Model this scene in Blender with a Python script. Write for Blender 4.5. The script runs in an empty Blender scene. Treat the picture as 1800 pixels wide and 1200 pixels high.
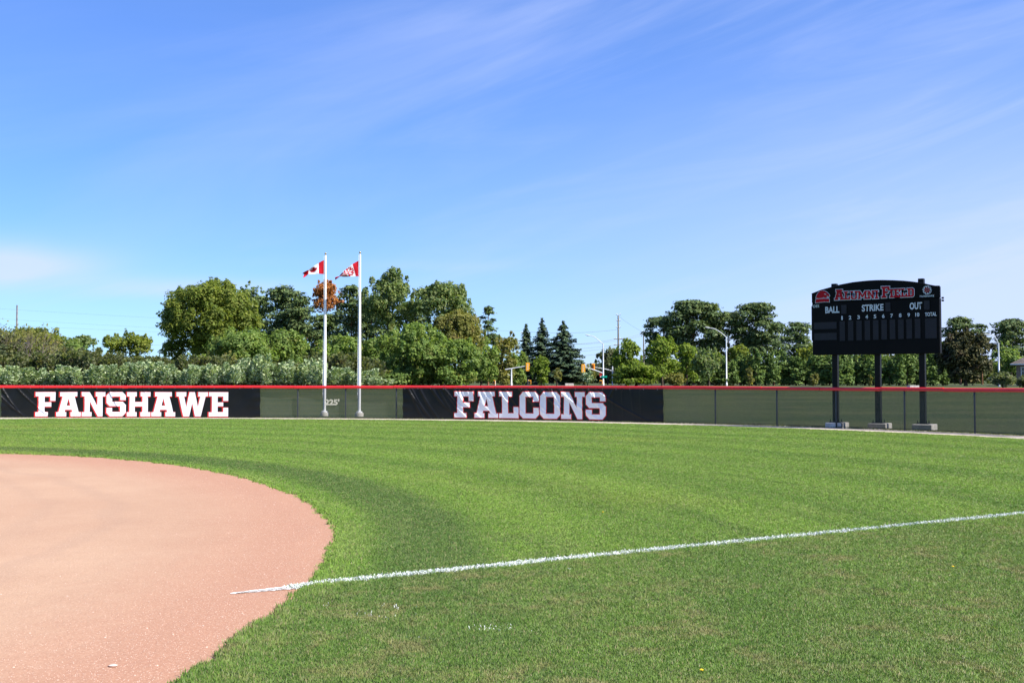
import bpy, bmesh, math, random
import numpy as np
from mathutils import Vector, Matrix, geometry
R = math.radians
scene = bpy.context.scene
COL = scene.collection

# ------------------------------------------------------------------ camera, sky, sun, exposure
CAM_H, FPX, HORIZON = 1.75, 1900.0, 668.0          # metres; pixels of an 1800 px wide frame
cd = bpy.data.cameras.new('camera'); cam = bpy.data.objects.new('camera', cd); COL.objects.link(cam)
cd.sensor_width = 36.0; cd.lens = 36.0 * FPX / 1800.0; cd.clip_end = 6000; cd.clip_start = 0.1
PITCH = math.atan((HORIZON - 600) / FPX)
cam.location = (0, 0, CAM_H); cam.rotation_euler = (math.pi / 2 + PITCH, 0, 0)
scene.camera = cam
SUN_EL, SUN_AZ = R(45), R(115)                      # azimuth clockwise from +Y (view direction)
SX, SY, SZ = math.sin(SUN_AZ) * math.cos(SUN_EL), math.cos(SUN_AZ) * math.cos(SUN_EL), math.sin(SUN_EL)
sl = bpy.data.lights.new('sun', 'SUN'); sun = bpy.data.objects.new('sun', sl); COL.objects.link(sun)
sl.energy = 4.8; sl.angle = R(0.5); sl.color = (1.0, 0.95, 0.87)
sun.rotation_euler = Vector((SX, SY, SZ)).to_track_quat('Z', 'Y').to_euler()
scene.view_settings.view_transform = 'Standard'; scene.view_settings.look = 'None'
scene.view_settings.gamma = 1.0; scene.view_settings.use_curve_mapping = False
scene.view_settings.exposure = 1.12
scene.render.engine = 'CYCLES'
scene.cycles.max_bounces = 6; scene.cycles.transparent_max_bounces = 12

world = bpy.data.worlds.new('World'); scene.world = world; world.use_nodes = True
def build_world():
    nt = world.node_tree; N = nt.nodes; L = nt.links
    for n in list(N): N.remove(n)
    out = N.new('ShaderNodeOutputWorld'); bg = N.new('ShaderNodeBackground'); bg.inputs[1].default_value = 0.076
    sky = N.new('ShaderNodeTexSky'); sky.sky_type = 'NISHITA'; sky.sun_disc = False
    sky.sun_elevation = SUN_EL; sky.sun_rotation = SUN_AZ
    sky.altitude = 300; sky.air_density = 1.0; sky.dust_density = 0.1; sky.ozone_density = 3.5
    hs = N.new('ShaderNodeHueSaturation'); hs.inputs['Hue'].default_value = 0.512; hs.inputs['Saturation'].default_value = 1.12; hs.inputs['Value'].default_value = 1.0
    L.new(sky.outputs[0], hs.inputs['Color'])
    geo = N.new('ShaderNodeTexCoord')
    sep = N.new('ShaderNodeSeparateXYZ'); L.new(geo.outputs['Generated'], sep.inputs[0])
    def m(op, a, b=None, clamp=False):
        n = N.new('ShaderNodeMath'); n.operation = op; n.use_clamp = clamp
        for i, v in enumerate((a, b)):
            if v is None: continue
            if hasattr(v, 'links'): L.new(v, n.inputs[i])
            else: n.inputs[i].default_value = v
        return n.outputs[0]
    zz = m('ADD', m('MAXIMUM', sep.outputs[2], 0.0), 0.12)
    cx = m('DIVIDE', sep.outputs[0], zz); cy = m('DIVIDE', sep.outputs[1], zz)
    az = m('ARCTAN2', sep.outputs[0], sep.outputs[1]); elv = m('ARCSINE', sep.outputs[2]); cb = N.new('ShaderNodeCombineXYZ'); L.new(az, cb.inputs[0]); L.new(elv, cb.inputs[1])
    def noise(rot, scale, nscale, detail, rough, dist, loc):
        mp = N.new('ShaderNodeMapping'); mp.vector_type = 'TEXTURE'; mp.inputs['Rotation'].default_value = (0, 0, rot); mp.inputs['Scale'].default_value = tuple(1 / q for q in scale)
        mp.inputs['Location'].default_value = loc
        L.new(cb.outputs[0], mp.inputs[0])
        n = N.new('ShaderNodeTexNoise'); n.inputs['Scale'].default_value = nscale; n.inputs['Detail'].default_value = detail
        n.inputs['Roughness'].default_value = rough; n.inputs['Distortion'].default_value = dist
        L.new(mp.outputs[0], n.inputs['Vector']); return n.outputs[0]
    def mr(v, a, b, c, d):
        n = N.new('ShaderNodeMapRange'); n.interpolation_type = 'SMOOTHSTEP'; L.new(v, n.inputs[0])
        for i, q in enumerate((a, b, c, d)): n.inputs[i + 1].default_value = q
        return n.outputs[0]
    streak = noise(R(17), (0.9, 5.0, 1), 1.6, 7, 0.56, 0.5, (3.1, 1.7, 0))
    wisp = noise(R(14), (1.5, 10.0, 1), 1.7, 7, 0.6, 0.9, (7.3, 0.4, 0))
    patch = noise(R(17), (1, 2, 1), 2.2, 3, 0.5, 0.2, (2.2, 5.1, 0))
    veil = mr(sep.outputs[0], -0.40, 0.50, 0.30, 1.28)      # the cirrus sheet thickens towards the sun side
    f = m('MULTIPLY', m('ADD', m('MULTIPLY', mr(streak, 0.36, 0.74, 0, 1), 0.38), m('MULTIPLY', mr(wisp, 0.44, 0.78, 0, 1), 0.17)), mr(patch, 0.25, 0.6, 0.45, 1))
    f = m('ADD', m('MULTIPLY', f, veil), m('MULTIPLY', m('MULTIPLY', veil, veil), mr(sep.outputs[2], 0.04, 0.34, 0.42, 0.03)))
    def puff(az, el, wa, we, amt):                          # a small low cloud in one direction
        dx = m('DIVIDE', m('SUBTRACT', m('DIVIDE', sep.outputs[0], m('MAXIMUM', sep.outputs[1], 0.01)), az), wa)
        dz = m('DIVIDE', m('SUBTRACT', sep.outputs[2], el), we)
        dz = m('ADD', dz, m('MULTIPLY', m('SUBTRACT', wisp, 0.5), 2.0))
        r2 = m('ADD', m('MULTIPLY', dx, dx), m('MULTIPLY', dz, dz))
        g = m('POWER', 2.718, m('MULTIPLY', r2, -1.0))
        return m('MULTIPLY', m('MULTIPLY', g, mr(sep.outputs[1], 0, 0.1, 0, 1)), m('MULTIPLY', mr(wisp, 0.2, 0.7, 0.35, 1), amt))
    f = m('ADD', f, puff(-0.47, 0.098, 0.085, 0.017, 0.95)); f = m('ADD', f, puff(-0.29, 0.082, 0.11, 0.009, 0.5)); f = m('ADD', f, puff(-0.1, 0.105, 0.16, 0.006, 0.10))
    f = m('MINIMUM', f, 0.8)
    mx = N.new('ShaderNodeMix'); mx.data_type = 'RGBA'
    wb = N.new('ShaderNodeMix'); wb.data_type = 'RGBA'; wb.blend_type = 'MULTIPLY'; wb.inputs[0].default_value = 1.0
    gm = N.new('ShaderNodeGamma'); gm.inputs[1].default_value = 0.75; L.new(hs.outputs[0], gm.inputs[0])
    L.new(gm.outputs[0], wb.inputs[6]); wb.inputs[7].default_value = (0.825, 1.25, 1.92, 1)
    L.new(f, mx.inputs[0]); L.new(wb.outputs[2], mx.inputs[6]); mx.inputs[7].default_value = (4.4, 5.0, 7.2, 1)
    L.new(mx.outputs[2], bg.inputs[0]); L.new(bg.outputs[0], out.inputs[0])
build_world()

# ------------------------------------------------------------------ helpers
def gpt(px, py, e=0.0):
    """ground point (elevation e) seen at a pixel of the 1800x1200 photograph"""
    x = (px - 900) / FPX; y = -(py - 600) / FPX
    d = Vector((x, math.cos(PITCH) - y * math.sin(PITCH), math.sin(PITCH) + y * math.cos(PITCH)))
    t = (e - CAM_H) / d.z
    return d.x * t, d.y * t
def hgt(py, d): return CAM_H + (HORIZON - py) / FPX * d
def xat(px, d): return (px - 900) / FPX * d

def link(o, parent=None):
    COL.objects.link(o)
    if parent is not None: o.parent = parent
    return o
def tag(o, label=None, cat=None, group=None, kind=None):
    if label: o['label'] = label
    if cat: o['category'] = cat
    if group: o['group'] = group
    if kind: o['kind'] = kind
    return o
def empty(name, loc, label, cat, group=None, rz=0.0):
    o = bpy.data.objects.new(name, None); o.location = loc; o.rotation_euler.z = rz; o.empty_display_size = 0.3
    link(o); return tag(o, label, cat, group)
def copy_tree(o, parent=None):
    c = o.copy(); COL.objects.link(c); c.parent = parent
    for ch in list(o.children): copy_tree(ch, c)
    return c

class MB:
    """collects boxes, tubes, prisms into one mesh"""
    def __init__(s): s.v = []; s.f = []; s.mi = []; s.sm = []
    def add(s, vs, fs, mi=0, smooth=False):
        b = len(s.v); s.v += [tuple(v) for v in vs]; s.f += [tuple(b + i for i in f) for f in fs]
        s.mi += [mi] * len(fs); s.sm += [smooth] * len(fs); return s
    def box(s, c, size, rz=0.0, mi=0, bev=0.0):
        x, y, z = size[0] / 2, size[1] / 2, size[2] / 2
        if bev > 0:
            b = bev; prof = [(-x + b, -y), (x - b, -y), (x, -y + b), (x, y - b), (x - b, y), (-x + b, y), (-x, y - b), (-x, -y + b)]
            ins = [(px * (1 - b / x), py * (1 - b / y)) for px, py in prof]
            rings = [[(p[0], p[1], -z) for p in ins], [(p[0], p[1], -z + b) for p in prof], [(p[0], p[1], z - b) for p in prof], [(p[0], p[1], z) for p in ins]]
            vs = sum(rings, []); fs = [tuple(range(7, -1, -1)), tuple(range(24, 32))]
            for r in range(3):
                for i in range(8): fs.append((r * 8 + i, r * 8 + (i + 1) % 8, r * 8 + 8 + (i + 1) % 8, r * 8 + 8 + i))
        else:
            vs = [(-x, -y, -z), (x, -y, -z), (x, y, -z), (-x, y, -z), (-x, -y, z), (x, -y, z), (x, y, z), (-x, y, z)]
            fs = [(3, 2, 1, 0), (4, 5, 6, 7), (0, 1, 5, 4), (1, 2, 6, 5), (2, 3, 7, 6), (3, 0, 4, 7)]
        ca, sa = math.cos(rz), math.sin(rz)
        return s.add([(c[0] + a * ca - b2 * sa, c[1] + a * sa + b2 * ca, c[2] + d) for a, b2, d in vs], fs, mi)
    def tube(s, pts, rad, n=8, mi=0, caps=True):
        pts = [Vector(p) for p in pts]
        rads = rad if isinstance(rad, (list, tuple)) else [rad] * len(pts)
        vs = []; fs = []
        ref = None
        for i, p in enumerate(pts):
            t = (pts[min(i + 1, len(pts) - 1)] - pts[max(i - 1, 0)]).normalized()
            if ref is None: ref = Vector((1, 0, 0)) if abs(t.x) < 0.9 else Vector((0, 1, 0))
            a = t.cross(ref).normalized(); b = t.cross(a); ref = -t.cross(a).cross(t) if False else ref
            for k in range(n):
                an = 2 * math.pi * k / n; vs.append(p + (a * math.cos(an) + b * math.sin(an)) * rads[i])
        for i in range(len(pts) - 1):
            for k in range(n): fs.append((i * n + k, i * n + (k + 1) % n, (i + 1) * n + (k + 1) % n, (i + 1) * n + k))
        s.add(vs, fs, mi, True)
        if caps: s.add(vs[:n], [tuple(range(n - 1, -1, -1))], mi); s.add(vs[-n:], [tuple(range(n))], mi)
        return s
    def lathe(s, prof, c=(0, 0, 0), n=16, mi=0):
        vs = []; fs = []
        for r, z in prof:
            for k in range(n): an = 2 * math.pi * k / n; vs.append((c[0] + r * math.cos(an), c[1] + r * math.sin(an), c[2] + z))
        for i in range(len(prof) - 1):
            for k in range(n): fs.append((i * n + k, i * n + (k + 1) % n, (i + 1) * n + (k + 1) % n, (i + 1) * n + k))
        fs.append(tuple(range(n - 1, -1, -1))); fs.append(tuple((len(prof) - 1) * n + k for k in range(n)))
        return s.add(vs, fs, mi, True)
    def build(s, name, mats, parent=None):
        me = bpy.data.meshes.new(name); me.from_pydata(s.v, [], s.f)
        for m in (mats if isinstance(mats, (list, tuple)) else [mats]): me.materials.append(m)
        me.polygons.foreach_set('material_index', s.mi); me.polygons.foreach_set('use_smooth', s.sm); me.update()
        if any(s.sm): me.set_sharp_from_angle(angle=R(42))
        return link(bpy.data.objects.new(name, me), parent)

def np_mesh(name, V, nper, mat):
    """V (n, nper, 3): n separate polygons"""
    n = len(V); me = bpy.data.meshes.new(name)
    me.vertices.add(n * nper); me.vertices.foreach_set('co', np.ascontiguousarray(V, dtype=np.float32).ravel())
    me.loops.add(n * nper); me.loops.foreach_set('vertex_index', np.arange(n * nper, dtype=np.int32))
    me.polygons.add(n); me.polygons.foreach_set('loop_start', np.arange(n, dtype=np.int32) * nper)
    me.update(calc_edges=True)
    if mat: me.materials.append(mat)
    return me

# ------------------------------------------------------------------ materials
class NT:
    def __init__(s, name):
        s.m = bpy.data.materials.new(name); s.m.use_nodes = True; s.t = s.m.node_tree; s.N = s.t.nodes; s.L = s.t.links
        for n in list(s.N): s.N.remove(n)
        s.out = s.N.new('ShaderNodeOutputMaterial')
    def n(s, typ, **kw):
        x = s.N.new(typ)
        for k, v in kw.items(): setattr(x, k, v)
        return x
    def put(s, sock, v):
        if hasattr(v, 'links'): s.L.new(v, sock)
        else: sock.default_value = v
    def math(s, op, a, b=None, c=None, clamp=False):
        x = s.n('ShaderNodeMath', operation=op, use_clamp=clamp)
        for i, v in enumerate((a, b, c)):
            if v is not None: s.put(x.inputs[i], v)
        return x.outputs[0]
    def noise(s, vec, scale, detail=3, rough=0.5, dist=0.0):
        x = s.n('ShaderNodeTexNoise'); s.put(x.inputs['Vector'], vec)
        x.inputs['Scale'].default_value = scale; x.inputs['Detail'].default_value = detail
        x.inputs['Roughness'].default_value = rough; x.inputs['Distortion'].default_value = dist
        return x.outputs[0]
    def mr(s, v, a, b, c=0.0, d=1.0, smooth=True):
        x = s.n('ShaderNodeMapRange', interpolation_type='SMOOTHSTEP' if smooth else 'LINEAR'); s.put(x.inputs[0], v)
        for i, q in enumerate((a, b, c, d)): x.inputs[i + 1].default_value = q
        return x.outputs[0]
    def mix(s, f, a, b, blend='MIX'):
        x = s.n('ShaderNodeMix', data_type='RGBA', blend_type=blend); s.put(x.inputs[0], f)
        for i, v in ((6, a), (7, b)): s.put(x.inputs[i], v if hasattr(v, 'links') else (*v[:3], 1))
        return x.outputs[2]
    def pos(s): return s.n('ShaderNodeNewGeometry').outputs['Position']
    def obj(s): return s.n('ShaderNodeTexCoord').outputs['Object']
    def bsdf(s, col, rough=0.6, spec=0.3, metal=0.0, bump=None, bs=0.2, bd=0.02):
        p = s.n('ShaderNodeBsdfPrincipled'); s.put(p.inputs['Base Color'], col if hasattr(col, 'links') else (*col[:3], 1))
        s.put(p.inputs['Roughness'], rough); p.inputs['Specular IOR Level'].default_value = spec; s.put(p.inputs['Metallic'], metal)
        if bump is not None:
            b = s.n('ShaderNodeBump'); b.inputs['Strength'].default_value = bs; b.inputs['Distance'].default_value = bd
            s.L.new(bump, b.inputs['Height']); s.L.new(b.outputs[0], p.inputs['Normal'])
        return p.outputs[0]
    def end(s, sh): s.L.new(sh, s.out.inputs[0]); return s.m

def simple(name, col, rough=0.6, spec=0.3, metal=0.0, var=0.15, scale=3.0, bump=0.0):
    t = NT(name); o = t.obj(); nz = t.noise(o, scale, 5, 0.6)
    c = t.mix(t.mr(nz, 0.3, 0.7), tuple(x * (1 - var) for x in col), tuple(min(1, x * (1 + var)) for x in col))
    return t.end(t.bsdf(c, rough, spec, metal, nz if bump else None, bump, 0.01))

def leaf_mat(name, cols, trans=0.46, patch=None, pscale=0.5, rough=0.6, spec=0.16):
    t = NT(name); g = t.n('ShaderNodeNewGeometry')
    cr = t.n('ShaderNodeValToRGB'); e = cr.color_ramp.elements
    for i, c in enumerate(cols):
        q = e[i] if i < 2 else e.new(0.5)
        q.position = i / (len(cols) - 1); q.color = (*c, 1)
    t.L.new(g.outputs['Random Per Island'], cr.inputs[0])
    col = cr.outputs[0]; o = t.obj()
    nz = t.noise(o, pscale, 3, 0.6)
    col = t.mix(t.mr(nz, 0.35, 0.65), col, t.mix(1.0, col, (1.22, 1.16, 0.86), 'MULTIPLY'))
    if patch: col = t.mix(t.math('MULTIPLY', t.mr(t.noise(o, pscale * 1.3, 2, 0.5, 0.4), 0.56, 0.68), patch[1]), col, patch[0])
    p = t.bsdf(col, rough, spec)
    tr = t.n('ShaderNodeBsdfTranslucent'); t.L.new(t.mix(1.0, col, (1.25, 1.3, 0.55), 'MULTIPLY'), tr.inputs[0])
    mx = t.n('ShaderNodeMixShader'); mx.inputs[0].default_value = trans; t.L.new(p, mx.inputs[1]); t.L.new(tr.outputs[0], mx.inputs[2])
    return t.end(mx.outputs[0])

PITCHER = (-20.4, 9.2); ARC_R = 18.73              # centre and radius of the infield arc
HOME = (-23.85, -3.4)
LA = gpt(405, 1044); LB = gpt(1800, 904)             # two points on the foul line

def lawn_nodes(t, blades):
    """turf colour from the place on the field: mowing bands (sheen of leaning blades painted in), wet ring round the infield, dry patches"""
    p = t.pos(); s = t.n('ShaderNodeSeparateXYZ'); t.L.new(p, s.inputs[0]); X, Y = s.outputs[0], s.outputs[1]
    fl = t.n('ShaderNodeCombineXYZ'); t.L.new(X, fl.inputs[0]); t.L.new(Y, fl.inputs[1]); P = fl.outputs[0]
    big = t.noise(P, 0.16, 4, 0.6); mid = t.noise(P, 0.9, 4, 0.65); fine = t.noise(P, 6.0, 4, 0.7)
    dx = t.math('SUBTRACT', X, PITCHER[0]); dy = t.math('SUBTRACT', Y, PITCHER[1])
    r = t.math('SQRT', t.math('ADD', t.math('MULTIPLY', dx, dx), t.math('MULTIPLY', dy, dy)))
    wob = t.math('MULTIPLY', t.math('SUBTRACT', big, 0.5), 2.2)
    rr = t.math('ADD', t.math('SUBTRACT', r, ARC_R), t.math('ADD', t.math('MULTIPLY', t.math('SUBTRACT', mid, 0.5), 0.6), t.math('MULTIPLY', wob, 0.12)))
    # mowing passes: light off leaning blades painted as colour arcs round the infield
    band = t.math('SINE', t.math('MULTIPLY', t.math('ADD', r, wob), 2 * math.pi / 2.9))
    bandm = t.math('MULTIPLY', band, t.mr(big, 0.3, 0.7, 0.25, 1.0))
    green = t.mix(t.mr(bandm, -0.9, 0.9), (0.110, 0.214, 0.023), (0.172, 0.292, 0.037))
    green = t.mix(t.math('MULTIPLY', t.mr(mid, 0.35, 0.7), 0.5), green, (0.190, 0.276, 0.058))
    ang = t.math('MULTIPLY', t.math('ARCTAN2', dy, dx), 3.2); cv = t.n('ShaderNodeCombineXYZ'); t.L.new(t.math('MULTIPLY', r, 1.9), cv.inputs[0]); t.L.new(ang, cv.inputs[1])
    stre = t.noise(cv.outputs[0], 1.0, 5, 0.65)                 # narrow mower streaks, the same blade sheen put into the colour
    green = t.mix(t.math('MULTIPLY', t.mr(stre, 0.50, 0.30), 0.55), green, (0.078, 0.150, 0.022))
    green = t.mix(t.math('MULTIPLY', t.mr(stre, 0.52, 0.70), 0.5), green, (0.215, 0.292, 0.068))
    # yellower streaks far out
    green = t.mix(t.math('MULTIPLY', t.mr(t.noise(P, 0.09, 3, 0.6), 0.52, 0.68), 0.45), green, (0.220, 0.278, 0.048))
    # wet ring
    ring = t.math('MULTIPLY', t.mr(rr, 0.10, 0.75), t.mr(rr, 1.25, 1.85, 1.0, 0.0))
    ring = t.math('MULTIPLY', ring, t.mr(Y, 6.6, 9.5, 0.15, 1.0))
    spread = t.math('MULTIPLY', t.math('MULTIPLY', t.mr(rr, 0.5, 1.2), t.mr(rr, 1.9, 3.1, 1.0, 0.0)), t.math('MULTIPLY', t.mr(Y, 14.0, 11.0), t.mr(t.noise(P, 1.3, 5, 0.7, 0.5), 0.38, 0.60)))
    ring = t.math('MAXIMUM', ring, t.math('MULTIPLY', spread, 0.85))
    green = t.mix(t.math('MULTIPLY', ring, 0.60), green, (0.066, 0.120, 0.030))
    # this side of the foul line: older, drier turf with thatch showing
    nx, ny = -(LB[1] - LA[1]), (LB[0] - LA[0]); ln = math.hypot(nx, ny); nx /= ln; ny /= ln
    side = t.math('ADD', t.math('MULTIPLY', t.math('SUBTRACT', X, LA[0]), nx), t.math('MULTIPLY', t.math('SUBTRACT', Y, LA[1]), ny))
    near = t.mr(side, -0.6, 0.3, 1.0, 0.0)
    near = t.math('MULTIPLY', near, t.mr(X, 3.0, 9.0, 1.0, 0.55))
    green = t.mix(t.math('MULTIPLY', near, 0.62), green, (0.092, 0.166, 0.027))
    dry = t.math('MULTIPLY', t.mr(t.noise(P, 1.9, 7, 0.82, 0.8), 0.44, 0.74), t.mr(near, 0, 1, 0.14, 1.0))
    dry = t.math('MULTIPLY', dry, t.mr(t.noise(P, 0.75, 3, 0.6, 0.5), 0.36, 0.60, 0.15, 1.9)); dry = t.math('MINIMUM', dry, 0.9)
    green = t.mix(dry, green, (0.210, 0.205, 0.080))
    green = t.mix(t.math('MULTIPLY', t.mr(fine, 0.3, 0.75), 0.6), green, t.mix(1.0, green, (0.52, 0.60, 0.50), 'MULTIPLY'))
    return green, P, fine

def turf_material():
    t = NT('turf'); green, P, fine = lawn_nodes(t, False)
    a = t.n('ShaderNodeAttribute', attribute_name='rough')
    f2 = t.noise(P, 0.5, 5, 0.7); s = t.n('ShaderNodeMapping'); t.L.new(P, s.inputs[0]); s.inputs['Scale'].default_value = (0.07, 0.16, 1); s.inputs['Rotation'].default_value = (0, 0, 0.2)
    st = t.noise(s.outputs[0], 1.0, 4, 0.6)
    wild = t.mix(t.mr(st, 0.35, 0.65), (0.046, 0.068, 0.022), (0.078, 0.092, 0.034))
    wild = t.mix(t.math('MULTIPLY', t.mr(f2, 0.52, 0.76), 0.55), wild, (0.135, 0.104, 0.062))
    col = t.mix(a.outputs['Fac'], t.mix(1.0, green, (0.92, 0.92, 0.92), 'MULTIPLY'), wild)
    return t.end(t.bsdf(col, 0.9, 0.1, bump=t.noise(P, 28, 4, 0.8), bs=0.8, bd=0.04))
def blade_material():
    t = NT('grass_blade'); green, P, fine = lawn_nodes(t, True)
    oi = t.n('ShaderNodeObjectInfo'); g = t.n('ShaderNodeNewGeometry')
    col = t.mix(t.mr(g.outputs['Random Per Island'], 0, 1, 0, 1, False), t.mix(1.0, green, (0.80, 0.86, 0.8), 'MULTIPLY'), t.mix(1.0, green, (1.5, 1.38, 1.3), 'MULTIPLY'))
    col = t.mix(t.mr(g.outputs['Random Per Island'], 0.91, 0.93), col, (0.26, 0.23, 0.11))
    pb = t.n('ShaderNodeBsdfPrincipled'); t.L.new(col, pb.inputs['Base Color']); pb.inputs['Roughness'].default_value = 0.5; pb.inputs['Specular IOR Level'].default_value = 0.3
    va = t.n('ShaderNodeVectorMath', operation='ADD'); t.L.new(g.outputs['Normal'], va.inputs[0]); va.inputs[1].default_value = (0, 0, 0.9)
    vn = t.n('ShaderNodeVectorMath', operation='NORMALIZE'); t.L.new(va.outputs[0], vn.inputs[0]); t.L.new(vn.outputs[0], pb.inputs['Normal'])
    p = pb.outputs[0]; tr = t.n('ShaderNodeBsdfTranslucent'); t.L.new(t.mix(1.0, col, (1.2, 1.25, 0.6), 'MULTIPLY'), tr.inputs[0])
    mx = t.n('ShaderNodeMixShader'); mx.inputs[0].default_value = 0.3; t.L.new(p, mx.inputs[1]); t.L.new(tr.outputs[0], mx.inputs[2])
    return t.end(mx.outputs[0])
def dirt_material():
    t = NT('brick_dust'); p = t.pos(); s = t.n('ShaderNodeSeparateXYZ'); t.L.new(p, s.inputs[0])
    dx = t.math('SUBTRACT', s.outputs[0], PITCHER[0]); dy = t.math('SUBTRACT', s.outputs[1], PITCHER[1])
    r = t.math('SQRT', t.math('ADD', t.math('MULTIPLY', dx, dx), t.math('MULTIPLY', dy, dy)))
    big = t.noise(p, 0.35, 4, 0.6); grain = t.noise(p, 55, 3, 0.75); mid = t.noise(p, 4, 5, 0.7)
    rw = t.math('ADD', r, t.math('MULTIPLY', t.math('SUBTRACT', big, 0.5), 1.4))
    rake = t.math('SINE', t.math('MULTIPLY', rw, 7.0)); rk2 = t.math('SINE', t.math('MULTIPLY', rw, 1.1))
    col = t.mix(t.mr(big, 0.3, 0.7), (0.352, 0.218, 0.142), (0.395, 0.258, 0.170))
    col = t.mix(t.math('MULTIPLY', t.mr(t.math('MULTIPLY', rake, rk2), 0.0, 1.0), 0.34), col, (0.315, 0.205, 0.142))
    edge = t.mr(t.math('ADD', r, t.math('MULTIPLY', t.math('SUBTRACT', mid, 0.5), 1.4)), ARC_R - 2.4, ARC_R - 0.3)
    col = t.mix(t.math('MULTIPLY', edge, 0.8), col, (0.345, 0.178, 0.115))
    col = t.mix(t.math('MULTIPLY', t.mr(mid, 0.45, 0.7), 0.22), col, (0.33, 0.205, 0.135))
    col = t.mix(t.math('MULTIPLY', t.mr(grain, 0.5, 0.72), 0.42), col, (0.54, 0.395, 0.29))
    col = t.mix(t.math('MULTIPLY', t.mr(grain, 0.47, 0.27), 0.4), col, (0.21, 0.105, 0.07))
    h = t.math('ADD', t.math('MULTIPLY', grain, 0.5), t.math('ADD', t.math('MULTIPLY', mid, 0.8), t.math('MULTIPLY', rake, 0.08)))
    return t.end(t.bsdf(col, 0.95, 0.08, bump=h, bs=0.5, bd=0.03))
def mesh_material():
    """perforated wind screen: woven black-green mesh with open holes"""
    t = NT('wind_screen'); o = t.pos(); n = t.noise(o, 1.2, 4, 0.7); w = t.noise(o, 30, 2, 0.5)
    d = t.n('ShaderNodeBsdfDiffuse'); t.L.new(t.mix(t.mr(n, 0.3, 0.7), (0.046, 0.056, 0.044), (0.068, 0.078, 0.064)), d.inputs[0])
    tp = t.n('ShaderNodeBsdfTransparent'); mx = t.n('ShaderNodeMixShader')
    t.put(mx.inputs[0], t.mr(t.math('ADD', t.math('MULTIPLY', w, 0.6), t.math('MULTIPLY', n, 0.4)), 0.3, 0.7, 0.58, 0.70))
    t.L.new(tp.outputs[0], mx.inputs[1]); t.L.new(d.outputs[0], mx.inputs[2])
    return t.end(mx.outputs[0])
def chalk_material():
    t = NT('line_chalk'); p = t.pos(); g = t.noise(p, 60, 3, 0.7)
    return t.end(t.bsdf(t.mix(t.mr(g, 0.3, 0.7), (0.80, 0.78, 0.76), (0.90, 0.90, 0.90)), 0.9, 0.1))
def white_blade_material():
    t = NT('painted_blade'); g = t.n('ShaderNodeNewGeometry')
    c = t.mix(t.mr(g.outputs['Random Per Island'], 0.66, 0.74), (0.78, 0.80, 0.80), (0.16, 0.26, 0.06))
    return t.end(t.bsdf(c, 0.7, 0.2))

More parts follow.
